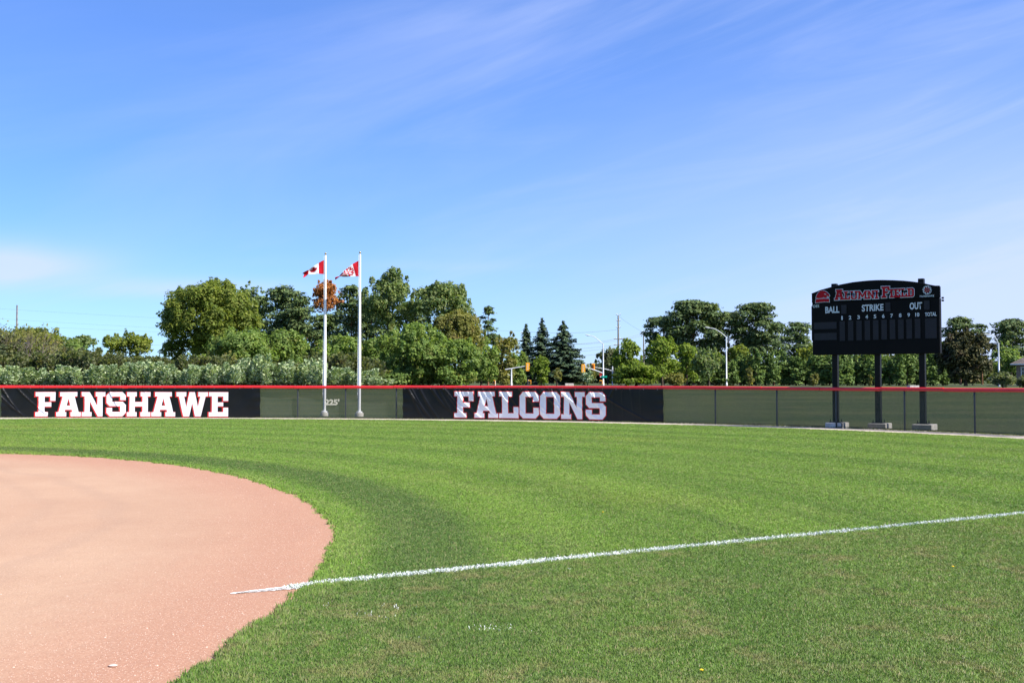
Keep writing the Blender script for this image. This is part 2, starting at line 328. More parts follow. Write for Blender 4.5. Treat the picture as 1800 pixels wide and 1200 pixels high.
M = dict(
    turf=turf_material(), blade=blade_material(), dirt=dirt_material(), mesh=mesh_material(), chalk=chalk_material(), wblade=white_blade_material(),
    gravel=simple('track_gravel', (0.40, 0.345, 0.28), 0.95, 0.1, var=0.22, scale=2.0, bump=0.5),
    stone=simple('pale_stone', (0.56, 0.42, 0.34), 0.9, 0.15, var=0.4, scale=9),
    red=simple('red_plastic', (0.66, 0.022, 0.020), 0.35, 0.45, var=0.08, scale=1.5),
    galv=simple('galvanised_black', (0.030, 0.034, 0.038), 0.4, 0.5, 0.2, var=0.2),
    vinyl=simple('black_vinyl', (0.0065, 0.0068, 0.0072), 0.42, 0.26, var=0.25, scale=1.3),
    lettr_w=simple('white_print', (0.84, 0.84, 0.86), 0.5, 0.3, var=0.03),
    lettr_r=simple('red_print', (0.62, 0.035, 0.030), 0.5, 0.3, var=0.08),
    beige=simple('beige_print', (0.50, 0.48, 0.37), 0.7, 0.2, var=0.06),
    pole=simple('white_pole_paint', (0.88, 0.88, 0.88), 0.5, 0.4, var=0.03),
    gold=simple('tarnished_ball', (0.42, 0.36, 0.22), 0.25, 0.5, 0.8, var=0.1),
    conc=simple('concrete', (0.50, 0.475, 0.43), 0.9, 0.15, var=0.18, scale=4, bump=0.3),
    board=simple('board_black', (0.0030, 0.0030, 0.0038), 0.5, 0.10, var=0.25, scale=1.0),
    postb=simple('post_black', (0.0028, 0.0028, 0.0034), 0.4, 0.16, var=0.2, scale=2),
    panel=simple('board_lens', (0.017, 0.017, 0.023), 0.4, 0.18, var=0.12, scale=1.2),
    sb_white=simple('board_white', (0.52, 0.57, 0.62), 0.5, 0.3, var=0.12, scale=2),
    sb_red=simple('board_red', (0.36, 0.006, 0.014), 0.5, 0.12, var=0.12, scale=2),
    flag_r=simple('flag_red', (0.33, 0.006, 0.014), 0.8, 0.1, var=0.06), flag_w=simple('flag_white', (0.50, 0.50, 0.54), 0.8, 0.1, var=0.03),
    bark=simple('bark', (0.085, 0.066, 0.050), 0.95, 0.1, var=0.4, scale=2.5, bump=0.6), pbark=simple('pine_bark', (0.20, 0.105, 0.060), 0.95, 0.1, var=0.45, scale=1.2, bump=0.6),
    twig=simple('grey_twig', (0.16, 0.135, 0.12), 0.9, 0.1, var=0.3),
    steel=simple('grey_steel_paint', (0.62, 0.64, 0.65), 0.4, 0.4, 0.2, var=0.08), wood=simple('weathered_pole', (0.20, 0.175, 0.15), 0.9, 0.1, var=0.3, scale=2),
    yellow=simple('signal_yellow', (0.80, 0.36, 0.02), 0.45, 0.4, var=0.06), black=simple('signal_black', (0.02, 0.02, 0.02), 0.5, 0.3, var=0.1),
    lens=simple('signal_lens_red', (0.35, 0.03, 0.02), 0.2, 0.5, var=0.1), sgreen=simple('sign_green', (0.0, 0.30, 0.20), 0.4, 0.4, var=0.05),
    wire=simple('wire', (0.10, 0.10, 0.11), 0.5, 0.3, var=0.1), asphalt=simple('asphalt', (0.055, 0.055, 0.056), 0.9, 0.2, var=0.2, scale=2),
    roof=simple('roof_shingle', (0.115, 0.098, 0.090), 0.9, 0.1, var=0.3, scale=4), brick=simple('house_brick', (0.20, 0.155, 0.135), 0.9, 0.1, var=0.25, scale=6),
    frame=simple('window_white', (0.75, 0.75, 0.74), 0.5, 0.3, var=0.03), glass=simple('dark_glass', (0.03, 0.04, 0.05), 0.08, 0.6, var=0.1),
    lampg=simple('lamp_glass', (0.7, 0.7, 0.66), 0.3, 0.5, var=0.05), dand=simple('dandelion_petals', (0.75, 0.50, 0.02), 0.7, 0.2, var=0.1),
)
F = dict(
    olive=leaf_mat('olive_leaf', [(0.084, 0.132, 0.026), (0.154, 0.201, 0.041), (0.249, 0.275, 0.067)], pscale=0.35),
    maple=leaf_mat('maple_leaf', [(0.062, 0.116, 0.038), (0.123, 0.188, 0.060), (0.273, 0.308, 0.130)], pscale=0.5, spec=0.4),
    willow=leaf_mat('willow_leaf', [(0.091, 0.161, 0.043), (0.161, 0.245, 0.068), (0.238, 0.301, 0.098)], pscale=0.45, patch=((0.17, 0.11, 0.035), 0.45)),
    yellowg=leaf_mat('yellow_green_leaf', [(0.085, 0.145, 0.020), (0.150, 0.225, 0.034), (0.235, 0.285, 0.060)], pscale=0.5),
    khaki=leaf_mat('khaki_leaf', [(0.116, 0.140, 0.039), (0.183, 0.193, 0.059), (0.238, 0.226, 0.081)], pscale=0.5, patch=((0.17, 0.10, 0.04), 0.5)),
    rust=leaf_mat('rust_leaf', [(0.27, 0.10, 0.034), (0.40, 0.175, 0.065), (0.48, 0.25, 0.11)], pscale=0.6),
    pine=leaf_mat('pine_needles', [(0.041, 0.076, 0.030), (0.076, 0.118, 0.044), (0.137, 0.175, 0.074)], trans=0.12, pscale=0.4),
    spruce=leaf_mat('spruce_needles', [(0.025, 0.056, 0.036), (0.050, 0.084, 0.050), (0.090, 0.123, 0.073)], trans=0.08, pscale=0.6),
    cedar=leaf_mat('cedar_leaf', [(0.045, 0.089, 0.024), (0.086, 0.145, 0.037), (0.147, 0.208, 0.056)], trans=0.15, pscale=0.5),
    silver=leaf_mat('silvery_leaf', [(0.105, 0.185, 0.085), (0.270, 0.350, 0.205), (0.54, 0.60, 0.44)], trans=0.2, pscale=0.8),
    dull=leaf_mat('dull_leaf', [(0.073, 0.104, 0.046), (0.128, 0.159, 0.076), (0.220, 0.226, 0.140)], pscale=0.5, patch=((0.12, 0.09, 0.065), 0.7)),
    purple=leaf_mat('purple_green_leaf', [(0.017, 0.024, 0.012), (0.034, 0.040, 0.017), (0.125, 0.115, 0.055)], trans=0.15, pscale=0.45, patch=((0.060, 0.030, 0.020), 0.5), spec=0.12),
    pale=leaf_mat('pale_leaf', [(0.10, 0.12, 0.04), (0.18, 0.19, 0.07), (0.25, 0.22, 0.09)], pscale=0.6),
    wood=leaf_mat('far_wood_leaf', [(0.030, 0.048, 0.018), (0.055, 0.074, 0.026), (0.085, 0.100, 0.036)], pscale=0.08),
)

# ------------------------------------------------------------------ fence curve (a measured arc round home plate)
def fence_curve():
    obs = [(0, 733.5), (230, 734.2), (460, 734.9), (620, 735.2), (740, 735.6), (960, 739.2), (1180, 743.5), (1420, 751.5), (1600, 757.5), (1800, 765.3)]
    th, rr = [], []
    for q in obs:
        x, y = gpt(*q); th.append(math.atan2(y - HOME[1], x - HOME[0])); rr.append(math.hypot(x - HOME[0], y - HOME[1]))
    c = np.polyfit(th, rr, 3)
    t = np.linspace(max(th) + 0.25, min(th) - 0.22, 900)
    tc = np.clip(t, min(th) - 0.05, max(th) + 0.05)
    r = np.polyval(c, tc)
    P = np.stack([HOME[0] + r * np.cos(t), HOME[1] + r * np.sin(t)], 1)
    s = np.concatenate([[0], np.cumsum(np.linalg.norm(np.diff(P, axis=0), axis=1))])
    return P, s, 900 + FPX * P[:, 0] / P[:, 1]
FP, FS, FPXL = fence_curve()
def s_at(px): return float(np.interp(px, FPXL, FS))
def fence_frame(s):
    """point, tangent, inward normal of the fence line at arc length s (arrays allowed)"""
    s = np.asarray(s, float); x = np.interp(s, FS, FP[:, 0]); y = np.interp(s, FS, FP[:, 1])
    dx = np.interp(s + 0.3, FS, FP[:, 0]) - np.interp(s - 0.3, FS, FP[:, 0]); dy = np.interp(s + 0.3, FS, FP[:, 1]) - np.interp(s - 0.3, FS, FP[:, 1])
    l = np.hypot(dx, dy); tx, ty = dx / l, dy / l
    return np.stack([x, y], -1), np.stack([tx, ty], -1), np.stack([ty, -tx], -1)      # right-hand side of left-to-right travel = towards the field
FTH = np.arctan2(FP[:, 1] - HOME[1], FP[:, 0] - HOME[0])[::-1]; FRR = np.hypot(FP[:, 0] - HOME[0], FP[:, 1] - HOME[1])[::-1]
def beyond(x, y):
    """signed metres past the fence"""
    th = np.arctan2(y - HOME[1], x - HOME[0]); return np.hypot(x - HOME[0], y - HOME[1]) - np.interp(th, FTH, FRR)
def elev(x, y):
    d = np.hypot(x, y); t = np.clip((d - 56) / 66.0, 0, 1); return 0.93 * t * t * (3 - 2 * t) * (np.asarray(y) > 0)
FENCE_H = 1.48

# ------------------------------------------------------------------ the setting: ground, infield, track, road
def build_ground():
    radii = np.concatenate([np.linspace(0.5, 60, 90), np.linspace(61, 170, 60), np.geomspace(175, 4500, 30)])
    na = 160; v = [(0, 0, 0)]; f = []
    for r in radii:
        for k in range(na):
            a = 2 * math.pi * k / na; x, y = r * math.cos(a), r * math.sin(a); v.append((x, y, float(elev(x, y))))
    for k in range(na): f.append((0, 1 + k, 1 + (k + 1) % na))
    for i in range(len(radii) - 1):
        for k in range(na): f.append((1 + i * na + k, 1 + (i + 1) * na + k, 1 + (i + 1) * na + (k + 1) % na, 1 + i * na + (k + 1) % na))
    me = bpy.data.meshes.new('ground'); me.from_pydata(v, [], f); me.materials.append(M['turf'])
    V = np.array(v); a = me.attributes.new('rough', 'FLOAT', 'POINT')
    ro = np.clip((beyond(V[:, 0], V[:, 1]) + 0.3) / 0.6, 0, 1); ro = np.where((V[:, 1] > 5), ro, 0)
    a.data.foreach_set('value', ro.astype(np.float32))
    for p in me.polygons: p.use_smooth = True
    tag(link(bpy.data.objects.new('ground', me)), kind='structure')
build_ground()

rng = np.random.default_rng(5)
ARC_OBS = [(0, 797), (150, 802), (340, 824), (430, 838), (500, 857), (555, 888), (585, 930), (575, 980), (540, 1030), (505, 1068), (450, 1120), (400, 1142), (330, 1195)]
_q = np.array([gpt(*p) for p in ARC_OBS]) - np.array(PITCHER); _t = np.arctan2(_q[:, 1], _q[:, 0]); _o = np.argsort(_t)
_fit = np.polyfit(_t, np.hypot(_q[:, 0], _q[:, 1]), 5); _lim = (_t.min(), _t.max())
def arc_edge(a):
    """ragged edge of the infield dirt at angle a round the pitcher's circle"""
    a = np.asarray(a)
    a = (a + np.pi) % (2 * np.pi) - np.pi; base = np.polyval(_fit, np.clip(a, *_lim)); w = np.clip(1 - (np.maximum(a - _lim[1], _lim[0] - a)) / .4, 0, 1)
    return ARC_R * (1 - w) + base * w + .5 * (0.08 * np.sin(a * 9 + 1) + 0.03 * np.sin(a * 31 + 2) + 0.022 * np.sin(a * 83) + 0.018 * np.sin(a * 190 + 1) + 0.014 * np.sin(a * 431))
def build_dirt():
    na, v, f = 1400, [(PITCHER[0], PITCHER[1], 0.004)], []
    rs = [0.25, 0.5, 0.75, 0.9, 1.0]
    for q in rs:
        for k in range(na):
            a = 2 * math.pi * k / na; r = float(arc_edge(a)) * q; v.append((PITCHER[0] + r * math.cos(a), PITCHER[1] + r * math.sin(a), 0.004))
    for k in range(na): f.append((0, 1 + k, 1 + (k + 1) % na))
    for i in range(len(rs) - 1):
        for k in range(na): f.append((1 + i * na + k, 1 + (i + 1) * na + k, 1 + (i + 1) * na + (k + 1) % na, 1 + i * na + (k + 1) % na))
    me = bpy.data.meshes.new('infield_dirt'); me.from_pydata(v, [], f); me.materials.append(M['dirt'])
    tag(link(bpy.data.objects.new('infield_dirt', me)), kind='structure')
build_dirt()
def build_track():
    ss = np.arange(FS[0] + 1, FS[-1] - 1, 0.25); p, t, n = fence_frame(ss); v, f = [], []
    for i in range(len(ss)):
        w = 2.0 + 0.06 * math.sin(ss[i] * 1.7) + 0.04 * math.sin(ss[i] * 5.3)
        for o in (w, -0.25): q = p[i] + n[i] * o; v.append((q[0], q[1], 0.006))
    for i in range(len(ss) - 1): f.append((2 * i, 2 * i + 2, 2 * i + 3, 2 * i + 1))
    me = bpy.data.meshes.new('gravel_track'); me.from_pydata(v, [], f); me.materials.append(M['gravel'])
    for q in me.polygons:
        if q.normal.z < 0: q.flip()
    tag(link(bpy.data.objects.new('gravel_track', me)), kind='structure')
build_track()
MB().add([(-260, 160, .945), (260, 160, .945), (260, 173, .945), (-260, 173, .945)], [(0, 1, 2, 3)]).build('road', M['asphalt'])['kind'] = 'structure'

# ------------------------------------------------------------------ turf blades, painted line, grit (stuff)
def tuft(name, seed, n, rad, mat):
    g = np.random.default_rng(seed)
    a = g.uniform(0, 2 * np.pi, n); r = rad * np.sqrt(g.uniform(0, 1, n)); bx, by = r * np.cos(a), r * np.sin(a)
    h = g.uniform(0.016, 0.038, n); w = g.uniform(0.0022, 0.0042, n); la = g.uniform(0, 2 * np.pi, n); ln = g.uniform(0.1, 1.0, n) * h
    fa = g.uniform(0, 2 * np.pi, n); fx, fy = np.cos(fa) * w, np.sin(fa) * w
    z = np.zeros(n); b = np.stack([bx, by, z], 1); sd = np.stack([fx, fy, z], 1)
    m = b + np.stack([np.cos(la) * ln * .35, np.sin(la) * ln * .35, h * .62], 1); t = b + np.stack([np.cos(la) * ln, np.sin(la) * ln, h], 1)
    V = np.stack([b - sd, b + sd, m + sd * .85, m - sd * .85, t], 1).reshape(-1, 3)
    F4 = []
    for i in range(n): o = i * 5; F4 += [(o, o + 1, o + 2, o + 3), (o + 3, o + 2, o + 4)]
    me = bpy.data.meshes.new(name); me.from_pydata(V.tolist(), [], F4); me.materials.append(mat); return bpy.data.objects.new(name, me)
def scatter(name, pts, rotz, scl, sources, kind='stuff', label=None, cat=None):
    """points mesh whose geometry-nodes modifier puts one of the source meshes on every point"""
    me = bpy.data.meshes.new(name); me.vertices.add(len(pts)); me.vertices.foreach_set('co', np.asarray(pts, np.float32).ravel())
    for nm, ar, ty, key in (('rz', rotz, 'FLOAT', 'value'), ('sc', scl, 'FLOAT_VECTOR', 'vector')):
        at = me.attributes.new(nm, ty, 'POINT'); at.data.foreach_set(key, np.asarray(ar, np.float32).ravel())
    o = link(bpy.data.objects.new(name, me)); tag(o, label, cat, kind=kind)
    c = bpy.data.collections.new(name + '_source')
    for s in sources: c.objects.link(s)
    g = bpy.data.node_groups.new(name + '_scatter', 'GeometryNodeTree')
    g.interface.new_socket('Geometry', in_out='INPUT', socket_type='NodeSocketGeometry'); g.interface.new_socket('Geometry', in_out='OUTPUT', socket_type='NodeSocketGeometry')
    N, L = g.nodes, g.links; gi, go = N.new('NodeGroupInput'), N.new('NodeGroupOutput')
    ci = N.new('GeometryNodeCollectionInfo'); ci.inputs['Collection'].default_value = c; ci.inputs['Separate Children'].default_value = True; ci.inputs['Reset Children'].default_value = True
    ip = N.new('GeometryNodeInstanceOnPoints'); ip.inputs['Pick Instance'].default_value = True
    a1 = N.new('GeometryNodeInputNamedAttribute'); a1.data_type = 'FLOAT'; a1.inputs['Name'].default_value = 'rz'
    a2 = N.new('GeometryNodeInputNamedAttribute'); a2.data_type = 'FLOAT_VECTOR'; a2.inputs['Name'].default_value = 'sc'
    cx = N.new('ShaderNodeCombineXYZ'); e2r = N.new('FunctionNodeEulerToRotation')
    L.new(a1.outputs[0], cx.inputs[2]); L.new(cx.outputs[0], e2r.inputs[0]); L.new(e2r.outputs[0], ip.inputs['Rotation'])
    L.new(a2.outputs[0], ip.inputs['Scale']); L.new(gi.outputs[0], ip.inputs['Points']); L.new(ci.outputs[0], ip.inputs['Instance'])
    L.new(ip.outputs[0], go.inputs[0])
    o.modifiers.new('scatter', 'NODES').node_group = g
    return o
def line_dist(x, y):
    dx, dy = LB[0] - LA[0], LB[1] - LA[1]; l = math.hypot(dx, dy)
    return ((x - LA[0]) * -dy + (y - LA[1]) * dx) / l, ((x - LA[0]) * dx + (y - LA[1]) * dy) / l
def build_grass():
    n = 300000; g = np.random.default_rng(11)
    # density falls with distance: sample d with pdf ~ d^-0.75
    lo, hi, k = 5.4, 53.0, 0.30
    d = (lo ** k + g.uniform(0, 1, n) * (hi ** k - lo ** k)) ** (1 / k); a = g.uniform(-R(32), R(32), n)
    x, y = d * np.sin(a), d * np.cos(a)
    pa = np.arctan2(y - PITCHER[1], x - PITCHER[0]); pr = np.hypot(x - PITCHER[0], y - PITCHER[1]); e = pr - arc_edge(pa)
    keep = (e > 0.02 - 0.07 * g.uniform(0, 1, n) ** 3) & (beyond(x, y) < -2.05 + 0.12 * g.uniform(-1, 1, n))
    off, al = line_dist(x, y); keep &= ~((np.abs(off) < 0.085) & (al > 0))
    x, y, d, e = x[keep], y[keep], d[keep], e[keep]; m = len(x)
    wide = np.clip(1 + (d - 9) / 16, 0.9, 3.0); tall = g.uniform(0.75, 1.25, m) * np.where(e < 0.30, 1.25, 1.0) * np.clip(1 + (d - 12) / 80, 1, 1.4)
    sc = np.stack([wide * g.uniform(.85, 1.15, m), wide, tall], 1)
    scatter('grass', np.stack([x, y, np.full(m, 0.001)], 1), g.uniform(0, 6.28, m), sc, [tuft('grass_tuft', 30 + i, 32, 0.075, M['blade']) for i in range(5)],
            label='short green turf covering the outfield', cat='grass')
build_grass()
def build_foul_line():
    """white line: chalk on the dirt, painted blades on the turf; one object"""
    g = np.random.default_rng(3); root = []
    dx, dy = LB[0] - LA[0], LB[1] - LA[1]; L0 = math.hypot(dx, dy); ux, uy = dx / L0, dy / L0; total = L0 + 16
    xs, ys = LA[0] + ux * np.linspace(0, 6, 600), LA[1] + uy * np.linspace(0, 6, 600)
    e = np.hypot(xs - PITCHER[0], ys - PITCHER[1]) - arc_edge(np.arctan2(ys - PITCHER[1], xs - PITCHER[0]))
    a_edge = float(np.linspace(0, 6, 600)[np.argmax(e > 0)])
    n = 62000; al = g.uniform(a_edge - 0.25, total, n) ; al = np.where(g.uniform(0, 1, n) < .5, al, a_edge - .2 + (total - a_edge) * g.uniform(0, 1, n) ** 2.0)
    hw = 0.068 + 0.006 * np.sin(al * 2.3) + 0.005 * np.sin(al * 7.1)
    off = np.clip(g.normal(0, 0.55, n), -1.35, 1.35) * hw
    thin = g.uniform(0, 1, n) < (0.80 + 0.2 * np.sin(al * 3.1 + np.sin(al * 1.3) * 2)); al, off = al[thin], off[thin]; n = len(al)
    bx, by = LA[0] + ux * al - uy * off, LA[1] + uy * al + ux * off
    h = g.uniform(0.013, 0.040, n) * np.clip((al - a_edge + .5) / .6, .6, 1); w = g.uniform(0.0022, 0.0040, n) * np.clip(1 + (al - 8) / 20, 1, 2); la = g.uniform(0, 6.28, n); ln = g.uniform(.1, 1.1, n) * h; fa = g.uniform(0, 6.28, n)
    b = np.stack([bx, by, np.full(n, .002)], 1); sd = np.stack([np.cos(fa) * w, np.sin(fa) * w, np.zeros(n)], 1)
    t = b + np.stack([np.cos(la) * ln, np.sin(la) * ln, h], 1)
    me = np_mesh('foul_line', np.stack([b - sd, b + sd, t + sd * .5, t - sd * .5], 1), 4, M['wblade'])
    o = tag(link(bpy.data.objects.new('foul_line', me)), kind='structure')
    # sheet of paint under the blades and the chalk tongue on the dirt
    mb = MB(); ss = np.linspace(0, a_edge + .35, 160); prev = None
    for q in ss:
        f = min(1, max(0.0, q / (a_edge * .8))); hw = (0.010 + 0.066 * f ** .7) * (1 + .10 * math.sin(q * 40) + .1 * math.sin(q * 97)); hw *= max(.25, 1 - max(0, q - a_edge * .95) / (a_edge * .35)); z = .0085
        cur = ((LA[0] + ux * q - uy * hw, LA[1] + uy * q + ux * hw, z), (LA[0] + ux * q + uy * hw, LA[1] + uy * q - ux * hw, z))
        if prev: mb.add([prev[0], prev[1], cur[1], cur[0]], [(0, 1, 2, 3)])
        prev = cur
    mb.build('chalk_sheet', M['chalk'], o)
    # scattered chalk flecks along the line on the dirt
    n = 2600; al = a_edge * g.uniform(0.02, 1.25, n) ** .7; off = g.normal(0, 1, n) * (0.012 + 0.055 * (al / a_edge) ** 2.0) - .012; r = g.uniform(.003, .009, n)
    c = np.stack([LA[0] + ux * al - uy * off, LA[1] + uy * al + ux * off, np.full(n, .010)], 1); ex = np.stack([r, r * 0, r * .4], 1); ey = np.stack([r * 0, r, -r * .2], 1)
    o2 = link(bpy.data.objects.new('chalk_flecks', np_mesh('chalk_flecks', np.stack([c - ex, c - ey, c + ex, c + ey], 1), 4, M['chalk'])), o); o2['kind'] = 'stuff'
build_foul_line()
def build_paint_specks():
    g = np.random.default_rng(14); P = []
    for px, py, n, sp in ((866, 1110, 120, .10), (655, 1088, 46, .13), (702, 1072, 34, .10), (572, 1070, 26, .06), (1002, 1006, 40, .10), (735, 1128, 20, .05)):
        x, y = gpt(px, py); q = np.stack([x + g.normal(0, sp, n), y + g.normal(0, sp * .6, n), np.full(n, .012)], 1); P.append(q)
    b = np.concatenate(P); n = len(b); h = g.uniform(.008, .026, n); w = g.uniform(.0018, .0035, n); fa = g.uniform(0, 6.28, n); sd = np.stack([np.cos(fa) * w, np.sin(fa) * w, w * 0], 1)
    t = b + np.stack([g.normal(0, .010, n), g.normal(0, .010, n), h], 1)
    tag(link(bpy.data.objects.new('paint_specks', np_mesh('paint_specks', np.stack([b - sd, b + sd, t + sd * .5, t - sd * .5], 1), 4, M['wblade']))), 'old white paint specks on the worn turf near the dirt', 'paint specks', kind='stuff')
build_paint_specks()
def build_grit():
    g = np.random.default_rng(9); n = 90000
    d = g.uniform(5.3 ** .6, 26 ** .6, n) ** (1 / .6); a = g.uniform(-R(32), R(-5), n); x, y = d * np.sin(a), d * np.cos(a)
    e = np.hypot(x - PITCHER[0], y - PITCHER[1]) - arc_edge(np.arctan2(y - PITCHER[1], x - PITCHER[0]))
    k = (e < -0.02) & (g.uniform(0, 1, n) < np.clip(0.75 + e / 3.0, 0.10, 0.75)); x, y = x[k], y[k]; n = len(x)
    src = []
    for i in range(3):
        bm = bmesh.new(); bmesh.ops.create_icosphere(bm, subdivisions=1, radius=0.5); q = np.random.default_rng(i)
        for v in bm.verts: v.co *= q.uniform(.7, 1.2); v.co.z *= .7
        me = bpy.data.meshes.new('grit_grain'); bm.to_mesh(me); bm.free(); me.materials.append(M['stone']); src.append(bpy.data.objects.new('grit_grain', me))
    s = g.uniform(.0025, .0075, n) * (1 + (g.uniform(0, 1, n) > .985) * 1.3)
    scatter('grit', np.stack([x, y, np.full(n, .005)], 1), g.uniform(0, 6.28, n), np.stack([s, s, s], 1), src, label='loose pale grit on the infield dirt', cat='gravel')
build_grit()
st = MB(); sx, sy = gpt(199, 1172)
st.lathe([(.005, 0), (.026, .003), (.03, .010), (.018, .016), (.006, .018)], (0, 0, 0), 9)
o = st.build('stone', M['stone']); o.location = (sx, sy, .005); o.scale = (1, .7, .8); tag(o, 'flat pale stone lying alone on the infield dirt near the bottom edge', 'stone')
def build_dandelions():
    spots = [(1232, 1189), (1675, 1003), (1060, 905)]
    for i, q in enumerate(spots):
        x, y = gpt(*q); mb = MB(); mb.tube([(0, 0, 0), (0.004, 0, .04)], .0025, 5); mb.lathe([(.002, .038), (.011, .040), (.012, .044), (.007, .047), (.002, .048)], (0.004, 0, 0), 9, 1)
        o = mb.build('dandelion', [M['blade'], M['dand']]); o.location = (x, y, 0); o.rotation_euler.z = i
        tag(o, 'tiny yellow dandelion flower in the short turf', 'flower', 'dandelions in the turf')
build_dandelions()

# ------------------------------------------------------------------ lettering
GL = {
 'F': (.83, [[(0,0),(.52,0),(.52,.17),(.38,.17),(.38,.40),(.66,.40),(.66,.58),(.38,.58),(.38,.82),(.62,.82),(.62,.64),(.83,.64),(.83,1),(0,1),(0,.83),(.13,.83),(.13,.17),(0,.17)]]),
 'A': (1.02, [[(0,0),(.42,0),(.42,.17),(.345,.17),(.375,.27),(.645,.27),(.675,.17),(.60,.17),(.60,0),(1.02,0),(1.02,.17),(.93,.17),(.76,.83),(.87,.83),(.87,1),(.15,1),(.15,.83),(.26,.83),(.09,.17),(0,.17)], [(.43,.44),(.51,.74),(.59,.44)]]),
 'N': (1.0, [[(0,0),(.42,0),(.42,.17),(.34,.17),(.34,.62),(.68,0),(.88,0),(.88,.83),(1.0,.83),(1.0,1),(.58,1),(.58,.83),(.66,.83),(.66,.42),(.33,1),(0,1),(0,.83),(.12,.83),(.12,.17),(0,.17)]]),
 'S': (.82, [[(.14,0),(.68,0),(.82,.15),(.82,.47),(.69,.6),(.24,.6),(.24,.82),(.58,.82),(.58,.67),(.81,.67),(.81,.86),(.67,1),(.14,1),(0,.86),(0,.55),(.13,.42),(.58,.42),(.58,.18),(.24,.18),(.24,.35),(0,.35),(0,.14)]]),
 'H': (1.0, [[(0,0),(.42,0),(.42,.17),(.34,.17),(.34,.41),(.66,.41),(.66,.17),(.58,.17),(.58,0),(1,0),(1,.17),(.89,.17),(.89,.83),(1,.83),(1,1),(.58,1),(.58,.83),(.66,.83),(.66,.59),(.34,.59),(.34,.83),(.42,.83),(.42,1),(0,1),(0,.83),(.11,.83),(.11,.17),(0,.17)]]),
 'W': (1.35, [[(.30,0),(.55,0),(.675,.55),(.80,0),(1.05,0),(1.25,.83),(1.35,.83),(1.35,1),(.93,1),(.93,.83),(1.02,.83),(.92,.38),(.79,1),(.56,1),(.43,.38),(.33,.83),(.42,.83),(.42,1),(0,1),(0,.83),(.10,.83)]]),
 'E': (.83, [[(0,0),(.83,0),(.83,.36),(.62,.36),(.62,.18),(.38,.18),(.38,.42),(.62,.42),(.62,.58),(.38,.58),(.38,.82),(.62,.82),(.62,.64),(.83,.64),(.83,1),(0,1),(0,.83),(.13,.83),(.13,.17),(0,.17)]]),
 'L': (.83, [[(0,0),(.83,0),(.83,.42),(.62,.42),(.62,.18),(.38,.18),(.38,.83),(.55,.83),(.55,1),(0,1),(0,.83),(.13,.83),(.13,.17),(0,.17)]]),
 'C': (.83, [[(.15,0),(.68,0),(.83,.15),(.83,.40),(.59,.40),(.59,.18),(.25,.18),(.25,.82),(.59,.82),(.59,.64),(.83,.64),(.83,.85),(.68,1),(.15,1),(0,.85),(0,.15)]]),
 'O': (.85, [[(.15,0),(.7,0),(.85,.15),(.85,.85),(.7,1),(.15,1),(0,.85),(0,.15)], [(.25,.18),(.25,.82),(.6,.82),(.6,.18)]]),
 'U': (1.0, [[(.25,0),(.75,0),(.9,.15),(.9,.83),(1,.83),(1,1),(.58,1),(.58,.83),(.66,.83),(.66,.18),(.34,.18),(.34,.83),(.42,.83),(.42,1),(0,1),(0,.83),(.1,.83),(.1,.15)]]),
 'M': (1.25, [[(0,0),(.4,0),(.4,.17),(.32,.17),(.32,.6),(.55,.2),(.7,.2),(.93,.6),(.93,.17),(.85,.17),(.85,0),(1.25,0),(1.25,.17),(1.15,.17),(1.15,.83),(1.25,.83),(1.25,1),(.92,1),(.625,.5),(.33,1),(0,1),(0,.83),(.1,.83),(.1,.17),(0,.17)]]),
 'I': (.5, [[(0,0),(.5,0),(.5,.17),(.38,.17),(.38,.83),(.5,.83),(.5,1),(0,1),(0,.83),(.12,.83),(.12,.17),(0,.17)]]),
 'D': (.84, [[(0,0),(.68,0),(.84,.16),(.84,.84),(.68,1),(0,1),(0,.83),(.11,.83),(.11,.17),(0,.17)], [(.34,.18),(.34,.82),(.6,.82),(.6,.18)]]),
}
def offset_poly(P, d):
    """mitred offset of a polygon, outward for counter-clockwise outlines (holes shrink)"""
    n = len(P); out = []
    for i in range(n):
        a, b, c = Vector(P[i - 1]), Vector(P[i]), Vector(P[(i + 1) % n]); e1, e2 = (b - a).normalized(), (c - b).normalized()
        n1, n2 = Vector((e1.y, -e1.x)), Vector((e2.y, -e2.x)); m = n1 + n2
        k = max(m.length_squared / 2, 0.35); out.append(tuple(b + m * (d / k)))
    return out
def orient(loops):
    res = []
    for i, P in enumerate(loops):
        ar = sum(P[k - 1][0] * P[k][1] - P[k][0] * P[k - 1][1] for k in range(len(P)))
        res.append(P if (ar > 0) == (i == 0) else P[::-1])
    return res
def flat_bm(loops, step=None):
    """triangulated bmesh of outline + holes in the XY plane, cut on a grid of the given step so it can be bent"""
    vs = [Vector((x, y, 0)) for P in loops for x, y in P]
    tris = geometry.tessellate_polygon([[Vector((x, y, 0)) for x, y in P] for P in loops])
    bm = bmesh.new(); bv = [bm.verts.new(v) for v in vs]
    for t in tris:
        try: bm.faces.new([bv[i] for i in t])
        except ValueError: pass
    bmesh.ops.recalc_face_normals(bm, faces=bm.faces)
    if step:
        for ax in (0, 1):
            lo, hi = min(v.co[ax] for v in bm.verts), max(v.co[ax] for v in bm.verts); q = math.ceil(lo / step) * step
            while q < hi:
                co = Vector((0, 0, 0)); no = Vector((0, 0, 0)); co[ax] = q; no[ax] = 1
                bmesh.ops.bisect_plane(bm, geom=bm.verts[:] + bm.edges[:] + bm.faces[:], plane_co=co, plane_no=no, dist=1e-5); q += step
    for f in bm.faces:
        if f.normal.z < 0: f.normal_flip()
    return bm
